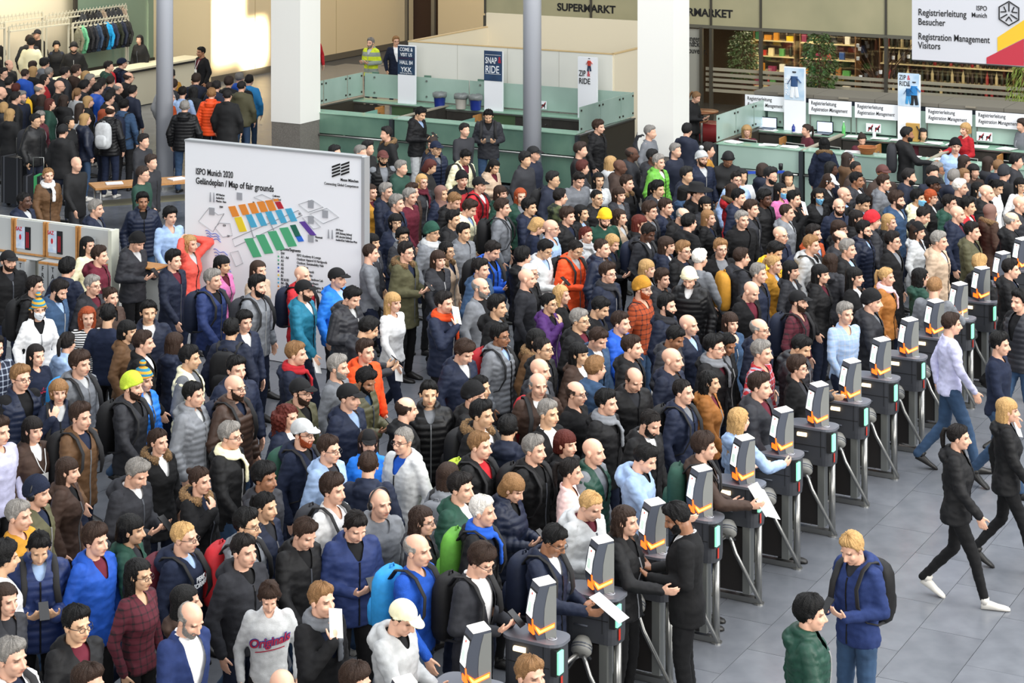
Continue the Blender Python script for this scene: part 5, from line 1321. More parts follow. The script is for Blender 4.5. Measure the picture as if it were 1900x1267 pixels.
# ---------------------------------------------------------------- glass counter booths
def booth(name, label, u0, u1, v0, v1, divs, name_side, right_side):
    b = frame(name, u0, v0, label=label, cat='counter', group='glass reception booths'); W_ = u1-u0; D = v1-v0
    edges = [0]+[d-u0 for d in divs]+[W_]
    for a, c in zip(edges[:-1], edges[1:]):
        sub('front_glass', MB().box(((a+c)/2, 0, .93), (c-a-.12, .02, .42)), M_glassd if name_side == 'A' else M_glassg, b); sub('front_glass', MB().box(((a+c)/2, .01, .36), (c-a-.12, .02, .60)), M_glassd if name_side == 'A' else M_glassg, b)
        n = max(1, round((c-a)/1.2))
        sub('counter_top', MB().box(((a+c)/2, .17, 1.145), (c-a-.06, .40, .02)), M_glasst, b)
        sub('hand_rail', MB().cyl((a+.06, -.05, .69), (c-.06, -.05, .69), .022, n=8), M_steel, b, True)
        sub('desk', MB().box(((a+c)/2, .50, .76), (c-a-.1, .62, .04)), M_dark, b); sub('backing', MB().box(((a+c)/2, .22, .55), (c-a-.1, .03, 1.1)), mat('backing_green', '#2e4238', .6), b)
        w_ = c-a; m_ = max(1, int(w_/1.3))
        for q in range(m_): x = a+(q+.5)*w_/m_; sub('mullion', MB().box((x, .015, .6), (.04, .02, 1.1)), mat('mullion_grey', '#7c8a7c', .4), b)
        # back row under the rear shelf
        sub('rear_shelf', MB().box(((a+c)/2, D-.20, 1.09), (c-a-.04, .46, .025)), M_glasst, b); sub('shelf_edge', MB().box(((a+c)/2, D-.43, 1.065), (c-a-.04, .02, .03)), M_steel, b)
        nb = max(3, int(round(w_/.8)))
        for q in range(nb):
            x0 = a+.04+q*(w_-.08)/nb; x1 = x0+(w_-.08)/nb-.02
            if q % 3 == 1: sub('cupboard_back', MB().box(((x0+x1)/2, D-.05, .55), (x1-x0, .02, 1.0)), mat('inner_green', '#6c9068', .5) if name_side == 'A' else mat('inner_dark_green', '#1e3428', .5), b); dr = sub('cupboard_door', MB().box((x0, D-.55, .55), (.025, .36, .96)), M_wood, b); sub('knob', MB().cyl((x0+.02, D-.62, .9), (x0+.05, D-.62, .9), .015, n=8), M_steel, dr)
            else: dr = sub('cupboard_door', MB().box(((x0+x1)/2, D-.40, .55), (x1-x0, .02, .96)), M_dark, b); sub('knob', MB().cyl((x1-.08, D-.42, .92), (x1-.08, D-.45, .92), .014, n=8), M_steel, dr)
    for x in edges: sub('front_post', MB().box((x, -.02, .57), (.07, .10, 1.14)), mat('post_grey', '#3e4448', .4, .5), b)
    for d in edges[1:-1]: sub('divider', MB().box((d, D*.45, .56), (.05, D*.8, 1.12)), M_dark, b); sub('divider_cap', MB().box((d, D*.45, 1.135), (.09, D*.85, .03)), mat('cap_beige', '#a39b88', .5), b)
    # side screens of glass with clamps, low wall beneath
    def side(x):
        sub('side_wall', MB().box((x, D/2, .56), (.06, D, 1.12)), mat('bronze_panel', '#4a463c', .35, .4), b); sub('side_cap', MB().box((x, D/2, 1.125), (.10, D, .03)), M_steel, b)
        for y0, y1 in ((.06, .98), (1.02, 1.92), (1.96, D)):
            g = sub('side_glass', MB().box((x, (y0+y1)/2, 1.42), (.016, y1-y0, .50)), M_glassg, b)
            mb = MB()
            for y in (y0+.06, y1-.06):
                for z in (1.24, 1.60): mb.box((x, y, z), (.05, .035, .035))
            sub('clamp', mb, mat('clamp_dark', '#3a3630', .4, .6), g)
    side(0)
    if right_side: side(W_)
    # rear screens
    x = .05
    while x < W_-.2:
        x1 = min(x+1.35, W_-.04); g = sub('rear_glass', MB().box(((x+x1)/2, D, 1.40), (x1-x-.03, .016, .52)), M_glassg, b)
        mb = MB(); mb.box(((x+.28), D+.03, 1.42), (.16, .04, .56)); sub('bracket', mb, mat('bracket_green', '#5c7c6c', .4), g)
        mb = MB(); [mb.cyl((x+.28, D-.01, z), (x+.28, D-.03, z), .022, n=10) for z in (1.24, 1.58)]; sub('bolt', mb, M_steel, g); x = x1
    return b
bA = booth('counter_booth', 'empty green glass counter booth on the left, bins on its rear shelf', -24.55, -17.88, 35.40, 37.95, [-22.17], 'A', True)
bB = booth('counter_booth', 'staffed green glass registration booth on the right', -15.10, -6.4, 35.72, 38.28, [-13.36, -10.98, -8.6], 'B', False)
def desk_glass(u, v, lb): o = frame('desk_screen', u, v, label=lb, cat='screen', group='low desk screens'); sub('pane', MB().box((0, .3, .93), (.015, .7, .34)), mat('desk_glass', '#7fae9e', .2), o); sub('foot', MB().box((0, .3, .77), (.05, .5, .02)), M_steel, o)
for u_ in (-23.3, -20.9): desk_glass(u_, 35.95, 'low green glass desk screen inside the empty left booth')
# white poster totems
def totem(u, v, lb, w_=.44):
    o = frame('poster_stand', u, v, label=lb, cat='poster', group='poster totems on the counters'); sub('slab', MB().box((w_/2, .04, 1.74), (w_, .06, 1.27)), M_white, o); return o
def pp(parent, x0, z0, x1, z1, key, col, col2=None, name='poster_print', y=.006): return sub(name, MB().box(((x0+x1)/2, y, (z0+z1)/2), (x1-x0, .006, z1-z0)), mat(key, col, .5, kind='soft' if col2 else None, col2=col2, scale=4), parent)
def skier(parent, x, z, s, jc, tc):
    mb = MB(); y = -.004
    def q(a, b_, r): mb.tube([Vector((x+a[0]*s, y, z+a[1]*s)), Vector((x+b_[0]*s, y, z+b_[1]*s))], r*s, 6, flat=.2)
    q((0, .5), (0, .95), .16); q((-.12, .9), (-.30, .6), .07); q((.12, .9), (.32, .68), .07); o = sub('printed_jacket', mb, mat('print_'+jc, jc, .6), parent)
    mb = MB(); q((-.07, .5), (-.12, .02), .085); q((.07, .5), (.14, .04), .085); sub('printed_trousers', mb, mat('print_'+tc, tc, .6), parent)
    mb = MB(); q((0, 1.10), (0, 1.16), .09); sub('printed_head', mb, mat('print_head', '#2a2c34', .6), parent)
t = totem(-23.41, 37.6, 'poster totem reading come and visit us on the left booth'); pp(t, .0, 1.74, .44, 2.36, 'poster_navy', '#26415e', '#1a2c44')
for s_, z_, sz in (('COME &', 2.25, .115), ('VISIT US', 2.14, .105), ('HALL B4', 1.965, .115), ('YKK', 1.80, .15)): text(s_, sz, M_white, t, (.22, .0, z_), align='CENTER', wide=.78 if s_ != 'YKK' else .95, bold=.003)
text('BRANDNEW AREA', .06, mat('print_plum', '#3c1c3c', .6), t, (.22, .0, 2.075), align='CENTER', wide=.78, bold=.001); text('Little Parts. Big Difference.', .036, M_white, t, (.22, 0, 1.76), align='CENTER', wide=.8)
t = totem(-21.24, 37.6, 'poster totem reading snap and ride on the left booth'); pp(t, 0, 1.74, .44, 2.38, 'poster_blue', '#2c4668', '#1e2e4a')
text('SNAP', .19, M_white, t, (.03, 0, 2.11), wide=.62, bold=.004, rz=0); text('&', .19, mat('print_red', '#c02030', .6), t, (.345, 0, 2.13), wide=.62, bold=.004); text('RIDE', .22, M_white, t, (.03, 0, 1.91), wide=.74, bold=.004)
pp(t, .03, 1.885, .41, 1.892, 'print_white', '#e8e8e8', y=0); pp(t, .03, 2.29, .41, 2.297, 'print_white', '#e8e8e8', y=0)
t = totem(-19.00, 37.6, 'poster totem reading zip and ride beside the left round column'); text('ZIP', .17, M_black, t, (.03, 0, 1.98), wide=.66, bold=.004); text('&', .17, MC['print_red'], t, (.22, 0, 1.98), wide=.66, bold=.004); text('RIDE', .17, M_black, t, (.03, 0, 1.82), wide=.74, bold=.004); skier(t, .27, 2.08, .24, '#c04030', '#22304c')
t = totem(-14.63, 38.1, 'poster totem with a hiker on the right booth'); pp(t, .01, 1.72, .43, 2.36, 'poster_sky', '#a8c4dc', '#dfe8f0'); skier(t, .22, 1.76, .46, '#2c4c78', '#e4e8ec'); text('ZIP\n&\nRIDE', .15, M_white, t, (.02, -.002, 2.05), wide=.8, bold=.003)
t = totem(-12.28, 38.1, 'poster totem with two hikers in blue on the right booth'); pp(t, .01, 1.76, .43, 2.40, 'poster_sky', '#a8c4dc'); text('ZIP', .13, M_black, t, (.03, 0, 2.27), wide=.75, bold=.003); text('&', .13, MC['print_red'], t, (.19, 0, 2.27), wide=.75, bold=.003); text('RIDE', .13, M_black, t, (.03, 0, 2.15), wide=.8, bold=.003); skier(t, .33, 1.78, .40, '#2a7ec0', '#1a1c22'); skier(t, .22, 1.80, .32, '#1e5a8c', '#3a90c8')
# bins on the rear shelf
def bin_(u, v, col, key, lb):
    o = frame('waste_bin', u, v, 1.105, label=lb, cat='bin', group='waste bins on the left booth'); mb = MB()
    mb.loft([[Vector((r*math.cos(a), r*math.sin(a), z)) for a in [2*math.pi*i/20 for i in range(20)]] for r, z in ((.105, 0), (.108, .01), (.135, .27), (.142, .275), (.142, .285))]); sub('tub', mb, mat(key, col, .45), o, True)
    mb = MB(); rn = random.Random(int(u*10)); rings = []
    for r, z in ((.146, .22), (.158, .25), (.155, .31), (.138, .325), (.12, .29)): rings.append([Vector(((r+rn.uniform(-.008, .008))*math.cos(a), (r+rn.uniform(-.008, .008))*math.sin(a), z+rn.uniform(-.012, .012))) for a in [2*math.pi*i/20 for i in range(20)]])
    mb.loft(rings); sub('bin_liner', mb, mat('liner_grey', '#7d8280', .25, alpha=.9), o, True)
bin_(-22.28, 37.5, '#22388c', 'bin_blue', 'blue waste bin next to the divider, nearest the first poster'); bin_(-21.76, 37.52, '#c8c4ba', 'bin_white', 'white waste bin between the two blue bins'); bin_(-21.40, 37.52, '#22388c', 'bin_blue', 'blue waste bin beside the snap and ride poster')
# white walled box behind the left booth
wx = frame('white_kiosk', -23.5, 38.25, label='open-topped white walled room behind the left booth', cat='room')
for nm, c_, d_ in (('front_wall', (2.5, 0, 1.19), (5.0, .08, 2.38)), ('left_wall', (0, 1.75, 1.19), (.08, 3.5, 2.38)), ('right_wall', (5.0, 1.75, 1.19), (.08, 3.5, 2.38)), ('rear_wall', (2.5, 3.5, 1.36), (5.0, .08, 2.72))): sub(nm, MB().box(c_, d_), mat('kiosk_white', '#d9d8cf', .7) if nm == 'front_wall' else M_cream, wx)
sub('top_trim', MB().box((2.5, 0, 2.39), (5.04, .10, .02)).box((0, 1.75, 2.39), (.10, 3.5, .02)).box((5, 1.75, 2.39), (.10, 3.5, .02)), mat('trim_tan', '#c4a878', .6), wx); 
mb = MB(); [mb.box((x, -.042, 1.2), (.010, .004, 2.36)) for x in (1.25, 2.5, 3.75)]; sub('wall_joint', mb, mat('joint_grey', '#b4b2a8', .7), wx)
# registration signs and the cabinets behind the right booth
for k, (a, c) in enumerate(((-15.50, -14.66), (-14.14, -13.25), (-13.18, -12.30), (-11.75, -10.84), (-10.77, -9.82), (-9.74, -8.85))):
    o = frame('registration_sign', a, 38.2, label=['white registration sign at the left end above the first clerk', 'white registration sign right of the hiker poster', 'white registration sign left of the two-hiker poster', 'white registration sign right of the two-hiker poster', 'white registration sign at the right end of the booth', 'white registration sign beyond the right end'][k], cat='sign', group='registration signs')
    sub('panel', MB().box(((c-a)/2, 0, 1.60), (c-a, .02, .30)), M_white, o); text('Registrierleitung', .105, M_black, o, (.05, -.012, 1.645), wide=.76, bold=.002); text('Registration Management', .105, M_black, o, (.05, -.012, 1.525), wide=.70, bold=.002, shear=.25)
    [sub('bracket', MB().box((x, .03, 1.35), (.02, .02, .8)), M_steel, o) for x in (.02, c-a-.02)]
for k in range(7):
    o = frame('roller_cabinet', -15.4+k*1.28, 38.45, label=None, cat='cabinet', group='dark roller cabinets behind the right booth'); o['label'] = 'dark navy cabinet with a grey top in the row behind the registration signs'
    sub('body', MB().box((.63, .5, .88), (1.25, 1.0, 1.70)), M_navy, o); sub('top_board', MB().box((.63, .5, 1.765), (1.27, 1.04, .07)), mat('cabinet_top', '#6f6a60', .6), o); sub('shutter', MB().box((.63, -.01, 1.0), (1.1, .03, 1.1)), mat('shutter_teal', '#4a6a60', .4), o); sub('handle', MB().box((.63, -.03, 1.78), (.20, .05, .03)), mat('handle_tan', '#8c8474', .5), o)
# things on the right booth's shelves
def laptop(u, v, z, lb, back=False):
    o = frame('laptop', u, v, z, label=lb, cat='laptop', group='screens on the registration booth'); sub('keyboard', MB().box((0, -.02, .012), (.34, .24, .02)), mat('black_plastic', '#141416', .4), o); sc_ = sub('lid', MB().box((0, .12, .12), (.34, .02, .23)), MC['black_plastic'], o)
    sub('display', MB().box((0, .106, .125), (.31, .004, .19)), mat('display_light', '#b9cbe6', .3, emit=.9), sc_); sub('window', MB().box((0, .102, .135), (.24, .004, .07)), mat('display_page', '#dfe6f4', .3, emit=1.0), sc_)
laptop(-14.95, 38.0, 1.105, 'open laptop behind the blonde glasses-wearing clerk'); laptop(-13.77, 38.0, 1.105, 'open laptop behind the clerk with a hair bun')
def monitor(u, v, lb, turn=0):
    o = frame('monitor', u, v, .78, label=lb, cat='monitor', group='desk monitors seen from behind', turn=turn); sub('shell', MB().box((0, 0, .27), (.40, .03, .27)), MC['black_plastic'], o); sub('bezel', MB().box((0, .018, .27), (.42, .01, .29)), mat('bezel_white', '#b8b8b0', .5), o); sub('stand', MB().box((0, 0, .07), (.06, .04, .16)).box((0, 0, .01), (.22, .16, .015)), MC['black_plastic'], o); sub('label_plate', MB().box((.03, -.018, .27), (.06, .005, .04)), mat('plate_blue', '#9cb8e0', .5), o)
for u_, lb in ((-14.62, 'monitor left of the blonde glasses-wearing clerk'), (-13.66, 'monitor between the two left clerks'), (-12.95, 'monitor next to the fur-hooded woman'), (-11.6, 'monitor right of the wicker basket'), (-10.35, 'monitor beside the blond clerk'), (-9.5, 'monitor at the right end of the booth')): monitor(u_, 36.15, lb, R(-14))
def bottle(u, v, z, col, key, h, lb, gr, tr=0):
    o = frame('bottle', u, v, z, label=lb, cat='bottle', group=gr); mb = MB(); mb.loft([[Vector((r*math.cos(a), r*math.sin(a), q*h)) for a in [2*math.pi*i/10 for i in range(10)]] for r, q in ((.034, 0), (.036, .04), (.036, .62), (.014, .82), (.013, .95))]); sub('glass', mb, mat(key, col, .15, trans=tr), o, True); sub('cap', MB().cyl((0, 0, .94*h), (0, 0, h), .015, n=8), M_white, o)
bottle(-13.35, 38.02, 1.105, '#5ab060', 'bottle_green', .28, 'green plastic bottle right of the laptop behind the bun clerk', 'drinks on the booth'); bottle(-15.12, 38.05, 1.105, '#b8c8d0', 'bottle_clear', .30, 'clear water bottle at the left end of the rear shelf', 'drinks on the booth'); bottle(-12.72, 38.0, 1.105, '#d8dce0', 'bottle_white', .16, 'small white bottle below a registration sign', 'drinks on the booth'); bottle(-14.35, 37.9, 1.105, '#2c3c8c', 'bottle_blue', .18, 'small blue and white bottle beside the laptop', 'drinks on the booth')
rn = random.Random(8)
for k, u_ in enumerate((-14.9, -14.2, -13.9, -13.1, -12.6, -12.2, -11.5, -11.1, -10.6, -10.1, -14.8, -14.1, -13.65, -12.4, -11.3, -10.7)):
    fr = k > 9; o = frame('paper_stack', u_, 35.9 if fr else 37.95, 1.158 if fr else 1.105, label='loose stack of white papers on the front counter' if fr else 'loose stack of white papers on the rear shelf', cat='papers', group='papers on the front counter' if fr else 'papers on the rear shelf', turn=rn.uniform(-.3, .3))
    for q in range(3): sub('sheet', MB().box((rn.uniform(-.03, .03), rn.uniform(-.02, .02), .004+.007*q), (.30, .21, .006), M=Matrix.Rotation(rn.uniform(-.2, .2), 4, 'Z')), mat('paper', '#e8e8e6', .7), o)
for u_, lb in ((-12.95, 'no dogs and no photography sign on the rear glass, left one'), (-10.75, 'no dogs and no photography sign on the rear glass, right one'), (-20.02, 'small no dogs sign beside the left round column')):
    o = frame('pictogram_sign', u_, 38.2 if u_ > -19 else 37.85, label=lb, cat='sign'); w_ = .30 if u_ > -19 else .16; sub('card', MB().box((w_/2, 0, 1.27), (w_, .01, .17)), M_white, o)
    for q in range(2 if w_ > .2 else 1):
        x = .035+.14*q; sub('pictogram', MB().box((x+.05, -.007, 1.26), (.08, .004, .05)).box((x+.02, -.007, 1.225), (.015, .004, .05)).box((x+.08, -.007, 1.225), (.015, .004, .05)).box((x+.09, -.007, 1.30), (.03, .004, .03)), M_black, o)
        sub('red_bar', MB().tube([(x, -.011, 1.20), (x+.11, -.011, 1.34)], .006, 6), MC['print_red'], o)
o = frame('wicker_basket', -12.15, 35.9, 1.158, label='round wicker basket of small items on the right booth counter', cat='basket'); mb = MB()
for q in range(6): r = .10+.014*q; mb.tube([(r*math.cos(a), r*math.sin(a), .012+.022*q) for a in [2*math.pi*i/24 for i in range(24)]], .013, 6, closed=True)
sub('weave', mb, mat('wicker', '#a8683a', .7, bump=.5, bscale=80), o, True); sub('base', MB().cyl((0, 0, 0), (0, 0, .02), .10, n=20), MC['wicker'], o); sub('contents', MB().box((.02, 0, .07), (.09, .07, .03)).box((-.05, .03, .075), (.05, .06, .03)), M_white, o)
o = frame('tote_bag', -11.95, 38.0, 1.11, label='yellow-brown paper bag with a black strap on the rear shelf', cat='bag'); sub('sack', MB().prism([(-.12, -.05), (.12, -.05), (.13, .05), (-.13, .05)], 0, .34), mat('kraft', '#b89048', .7), o); sub('strap', MB().tube([(.10, -.06, .30), (.16, -.07, .2), (.14, -.06, .05)], .012, 6), M_black, o)
o = frame('carton', -14.2, 0, label='x'); bpy.data.objects.remove(o)
# stanchions with blue belts in front of the right booth
for k, (u_, v_, lb) in enumerate(((-15.0, 36.85, 'black belt post behind the black beanie woman'), (-13.45, 35.1, 'black belt post beside the black-haired masked women'))):
    u_, v_ = ((-15.05, 35.2), (-13.5, 35.0))[k]
    o = frame('belt_post', u_, v_, label=lb, cat='barrier post', group='belt posts before the right booth'); sub('post', MB().cyl((0, 0, 0), (0, 0, .98), .03, n=14), MC['black_plastic'], o, True); sub('head', MB().cyl((0, 0, .90), (0, 0, 1.0), .04, n=14), MC['black_plastic'], o, True); sub('foot', MB().cyl((0, 0, 0), (0, 0, .03), .17, n=20), MC['black_plastic'], o, True); sub('belt', MB().box((-.40, -.3, .90), (.80, .004, .05), M=Matrix.Rotation(R(35), 4, 'Z')), mat('belt_blue', '#1c48b0', .6), o)

# ---------------------------------------------------------------- ticket gates
M_slate = mat('slate_plastic', '#474c57', .42, spec=.5); M_gatebody = mat('gate_body', '#3b3d42', .5, bump=.05, bscale=600, spec=.4); M_lid = mat('gate_lid', '#6d7078', .38, .25); M_kiosk = mat('kiosk_metal', '#8d8f8c', .38, .45, bump=.03, bscale=150)
def rrect(x0, x1, y0, y1, r, n=5):
    pts = []
    for cx, cy, a0 in ((x1-r, y1-r, 0), (x0+r, y1-r, 90), (x0+r, y0+r, 180), (x1-r, y0+r, 270)): pts += [(cx+r*math.cos(R(a0+90*k/n)), cy+r*math.sin(R(a0+90*k/n))) for k in range(n+1)]
    return pts
def gate():
    g = frame('ticket_gate', 0, 0, cat='gate', label='g')
    # cabinet: profile in x-z, rounded exit end
    mb = MB(); P0 = rrect(-.27, .22, -.13, .13, .10); n = len(P0)
    rings = []
    for z, sx in ((.735, .97), (.80, 1.0), (1.085, 1.0), (1.10, .985)): rings.append([Vector(((x+.02)*sx-.02 if x > 0 else x, y*sx, z)) for x, y in P0])
    mb.loft(rings); body = sub('cabinet', mb, M_gatebody, g, False)
    sub('seam', MB().box((-.03, -.131, .93), (.36, .004, .006)).box((.10, -.131, .96), (.005, .004, .27)), M_black, body)
    sub('slot', MB().tube([(-.15, -.131, .865), (-.03, -.131, .865)], .014, 8, flat=.4), M_slate, body, True)
    mb = MB(); mb.prism(rrect(-.29, .235, -.145, .145, .11), 1.095, 1.118); lid = sub('lid', mb, M_lid, g)
    sub('reader_ring', MB().tube([(.12+.035*math.cos(a), -.02+.035*math.sin(a), 1.12) for a in [2*math.pi*i/16 for i in range(16)]], .004, 4, closed=True).box((.12, -.02, 1.12), (.04, .012, .004)), mat('ring_pale', '#a9acb2', .4), lid)
    sub('slot_light', MB().tube([(-.15, -.137, 1.035), (-.05, -.137, 1.035)], .022, 10, flat=.9), mat('lamp_warm', '#ffdca8', .4, emit=2.2), g, True)
    sub('pass_light', MB().box((.208, -.085, .98), (.05, .075, .17)), mat('lamp_green', '#8aeebc', .3, emit=.75), g); sub('warning_label', MB().box((.222, -.06, .82), (.004, .03, .09)), mat('label_red', '#b83020', .5), g); sub('light_frame', MB().box((.190, -.085, .98), (.05, .10, .20)), M_black, g)
    mb = MB(); mb.prism([(-.25, .74), (-.17, .74), (-.02, .58), (-.22, .58)], -.10, .10, M=Matrix(((1, 0, 0, 0), (0, 0, 1, 0), (0, 1, 0, 0), (0, 0, 0, 1)))); sub('skirt', mb, M_gatebody, g)
    sub('panel', MB().box((-.09, -.02, .40), (.28, .10, .60)), mat('plinth_dark', '#24211f', .35), g); sub('steel_strip', MB().box((.085, -.03, .41), (.07, .11, .64)), mat('strip_steel', '#8e908c', .34, .7), g)
    for x in (.185, -.245): p = sub('post', MB().cyl((x, -.02, 0), (x, -.02, .74), .034, n=14), M_steel, g, True); sub('foot', MB().cyl((x, -.02, 0), (x, -.02, .012), .055, n=14), M_steel, p)
    sub('foot_bar', MB().box((-.03, -.02, .03), (.44, .07, .05)), M_steel, g)
    # tripod
    A = Vector((-.07, -.13, .76)); B = Vector((-.045, -.23, .665)); hub = sub('hub', MB().tube([A, A+(B-A)*.35, A+(B-A)*.8, B], [.055, .082, .086, .062], 18), mat('hub_grey', '#83837f', .5), g, True)
    sub('hub_ring', MB().tube([A+(B-A)*.5, A+(B-A)*.56], [.0885, .0885], 18), M_slate, hub); sub('hub_ring', MB().tube([A+(B-A)*.68, A+(B-A)*.73], [.0885, .0885], 18), M_slate, hub)
    for pts in ([B+Vector((.03, -.01, .0)), B+Vector((.06, -.02, -.05)), B+Vector((.10, -.03, -.14)), B+Vector((.36, -.05, -.55))], [B+Vector((-.02, -.02, .01)), B+Vector((-.03, -.06, -.0)), B+Vector((-.03, -.55, .0))], [B+Vector((-.03, .02, -.02)), B+Vector((-.07, .03, -.05)), B+Vector((-.33, .08, -.42))]): sub('arm', MB().tube(pts, .019, 10), M_steel, g, True)
    # kiosk head, its screen turned to the lane
    k = obj('terminal', None, g, None, (.02, .0, 1.115), rz=R(49)); k.scale = (.84, .82, .95); D = .095
    MX = Matrix(((1, 0, 0, 0), (0, 0, -1, 0), (0, 1, 0, 0), (0, 0, 0, 1)))            # profile x-z, extruded along y
    prof = [(-.085, 0), (-.095, .03), (-.118, .11), (-.122, .18), (-.108, .28), (-.080, .37), (-.055, .43), (.10, .445), (.10, 0)]
    sub('shell', MB().prism(prof, -D, D, M=MX), M_slate, k)
    mb = MB(); curve = [(.004, 0), (-.012, .08), (-.016, .16), (-.010, .25), (.010, .34), (.036, .42)]
    for y in (-D, D): s_ = -1 if y < 0 else 1; mb.prism(curve+[(.104, .425), (.104, 0)], y if s_ > 0 else y-.004, y+.004 if s_ > 0 else y, M=Matrix(((1, 0, 0, 0), (0, 0, 1, 0), (0, 1, 0, 0), (0, 0, 0, 1))))
    sub('side_plate', mb, M_kiosk, k)
    mb = MB(); mb.prism([(-.060, .432), (-.055, .437), (.102, .452), (.102, .440)], -D*.98, D*.98, M=MX); sub('top_plate', mb, mat('lamp_top', '#e8e4dc', .4, emit=.5), k)
    # screen lies along the front profile
    def fr(z0, z1, w_, dep, m, name, par):
        xs = np.interp([z0, z1], [p[1] for p in prof[:7]], [p[0] for p in prof[:7]]); mb = MB(); y = w_/2
        mb.add([Vector((xs[0], -y, z0)), Vector((xs[0], y, z0)), Vector((xs[1], y, z1)), Vector((xs[1], -y, z1))]+[Vector((xs[0]-dep, -y, z0)), Vector((xs[0]-dep, y, z0)), Vector((xs[1]-dep, y, z1)), Vector((xs[1]-dep, -y, z1))], [(0, 1, 2, 3), (7, 6, 5, 4), (0, 4, 5, 1), (1, 5, 6, 2), (2, 6, 7, 3), (3, 7, 4, 0)]); return sub(name, mb, m, par)
    bz = fr(.16, .385, .165, .006, M_black, 'screen_bezel', k); fr(.175, .37, .135, .009, mat('screen_light', '#e6ebe8', .3, emit=.75), 'screen', bz); fr(.21, .29, .07, .0105, mat('screen_print', '#c8dccf', .3, emit=.55), 'screen_print', bz); fr(.345, .36, .02, .0105, mat('screen_red', '#d84838', .3, emit=.4), 'screen_mark', bz)
    # the glowing tick around the reader mouth
    lm = mat('lamp_orange', '#ff5a14', .4, emit=2.4); lc = mat('lamp_orange_core', '#ffb050', .4, emit=2.6)
    T = Matrix(((1, 0, 0, 0), (0, 0, 1, 0), (0, 1, 0, 0), (0, 0, 0, 1)))
    mb = MB(); mb.prism([(-.112, .10), (-.070, .045), (.085, .088), (.088, .125), (-.048, .088), (-.118, .135)], -D-.010, -D-.001, M=T); mb.prism([(-.125, .10), (-.118, .10), (-.124, .175), (-.130, .175)], -D-.004, -D+.02, M=T); mb.box((-.112, -.03, .075), (.020, .12, .05)); li = sub('reader_light', mb, lm, k)
    mb = MB(); mb.prism([(-.095, .098), (-.067, .056), (.078, .095), (.080, .115), (-.055, .078), (-.100, .118)], -D-.014, -D-.009, M=T); sub('light_core', mb, lc, li)
    return g
gt = gate(); GW = ['nearest, cut by the bottom edge', 'used by the cream-capped person', 'beside the grey-blazered man', 'beside the navy-topped man holding a sheet', 'facing the steward in the black suit', 'behind the suited steward', 'where the man with the green strap writes', 'beside the long-haired blonde woman', 'just past the long-haired blonde woman', 'beside the woman with the shoulder buckle', 'next to the man in the dark grey puffer', 'behind the running plaid-shirt man', 'beside the tan-jacketed woman', 'next to the cropped man in grey sweater', 'just past the cropped man in grey', 'second from the far end', 'farthest at the right edge']
for i in range(17):
    v = 11.72+i*1.0194; lb = 'dark ticket gate with steel tripod arms, '+GW[i]
    if i == 0: gt.location = uv(-7.28, v); gt['label'] = lb; gt['group'] = 'row of ticket gates'
    else:
        r = gt.copy(); COL.objects.link(r); r.location = uv(-7.28, v); r['label'] = lb
        for ch in list(gt.children):
            c = ch.copy(); COL.objects.link(c); c.parent = r
            for q in ch.children:
                d = q.copy(); COL.objects.link(d); d.parent = c
                for q2 in q.children: e = q2.copy(); COL.objects.link(e); e.parent = c; e.matrix_parent_inverse = Matrix.Identity(4); e.location = d.location
# ---------------------------------------------------------------- hanging sign
hs = frame('hanging_sign', -9.76, 31.0, label='large white hanging sign of the registration management with a coloured corner', cat='sign')
sub('panel', MB().box((1.5, .03, 4.46), (3.0, .05, 1.80)), mat('sign_grey', '#c3c5cb', .6), hs); sub('bottom_rail', MB().cyl((0, .03, 3.555), (3.0, .03, 3.555), .02, n=10), M_steel, hs, True)
for s_, z in (('Registrierleitung', 4.265), ('Besucher', 4.115), ('Registration Management', 3.885), ('Visitors', 3.745)): text(s_, .150, M_black, hs, (.10, .0, z), wide=.74 if 'ent' in s_ else .78, bold=.003)
text('ISPO', .105, M_black, hs, (1.20, 0, 4.385), align='RIGHT', bold=.002, wide=.8); text('Munich', .105, M_black, hs, (1.20, 0, 4.275), align='RIGHT', bold=.002, wide=.8)
H6 = [(1.54+.175*math.cos(R(90+60*k)), 4.36+.185*math.sin(R(90+60*k))) for k in range(6)]
mb = MB(); mb.tube([(x, -.004, z) for x, z in H6], .011, 6, closed=True)
for k in range(3):
    a = R(90+120*k+0); ex, ez = 1.54+.15*math.cos(a), 4.36+.16*math.sin(a)
    mb.tube([(1.54+.03*math.cos(a), -.004, 4.36+.03*math.sin(a)), (ex, -.004, ez)], .010, 6)
    for t in (-1, 1): b2 = a+R(60*t*.9); mx_, mz_ = 1.54+.09*math.cos(a), 4.36+.09*math.sin(a); mb.tube([(1.54+.05*math.cos(a+math.pi), -.004, 4.36+.05*math.sin(a+math.pi)), (1.54+.13*math.cos(a+math.pi+R(22*t)), -.004, 4.36+.13*math.sin(a+math.pi+R(22*t)))], .009, 6)
sub('hexagon_emblem', mb, M_black, hs)
poly([(1.36, 3.98), (1.90, 4.36), (2.9, 4.9), (2.9, 4.6), (1.90, 4.06), (1.36, 3.76)], 'sign_yellow', '#d8b028', 'colour_band', hs, 0, -.002, .004)
poly([(1.19, 3.565), (1.19, 3.66), (1.77, 3.98), (1.77, 3.565)], 'sign_crimson', '#b02c3c', 'colour_band', hs, 0, -.003, .004)
poly([(1.775, 3.565), (1.775, 3.98), (2.9, 4.58), (2.9, 3.565)], 'sign_cyan', '#2c9cbc', 'colour_band', hs, 0, -.002, .004)
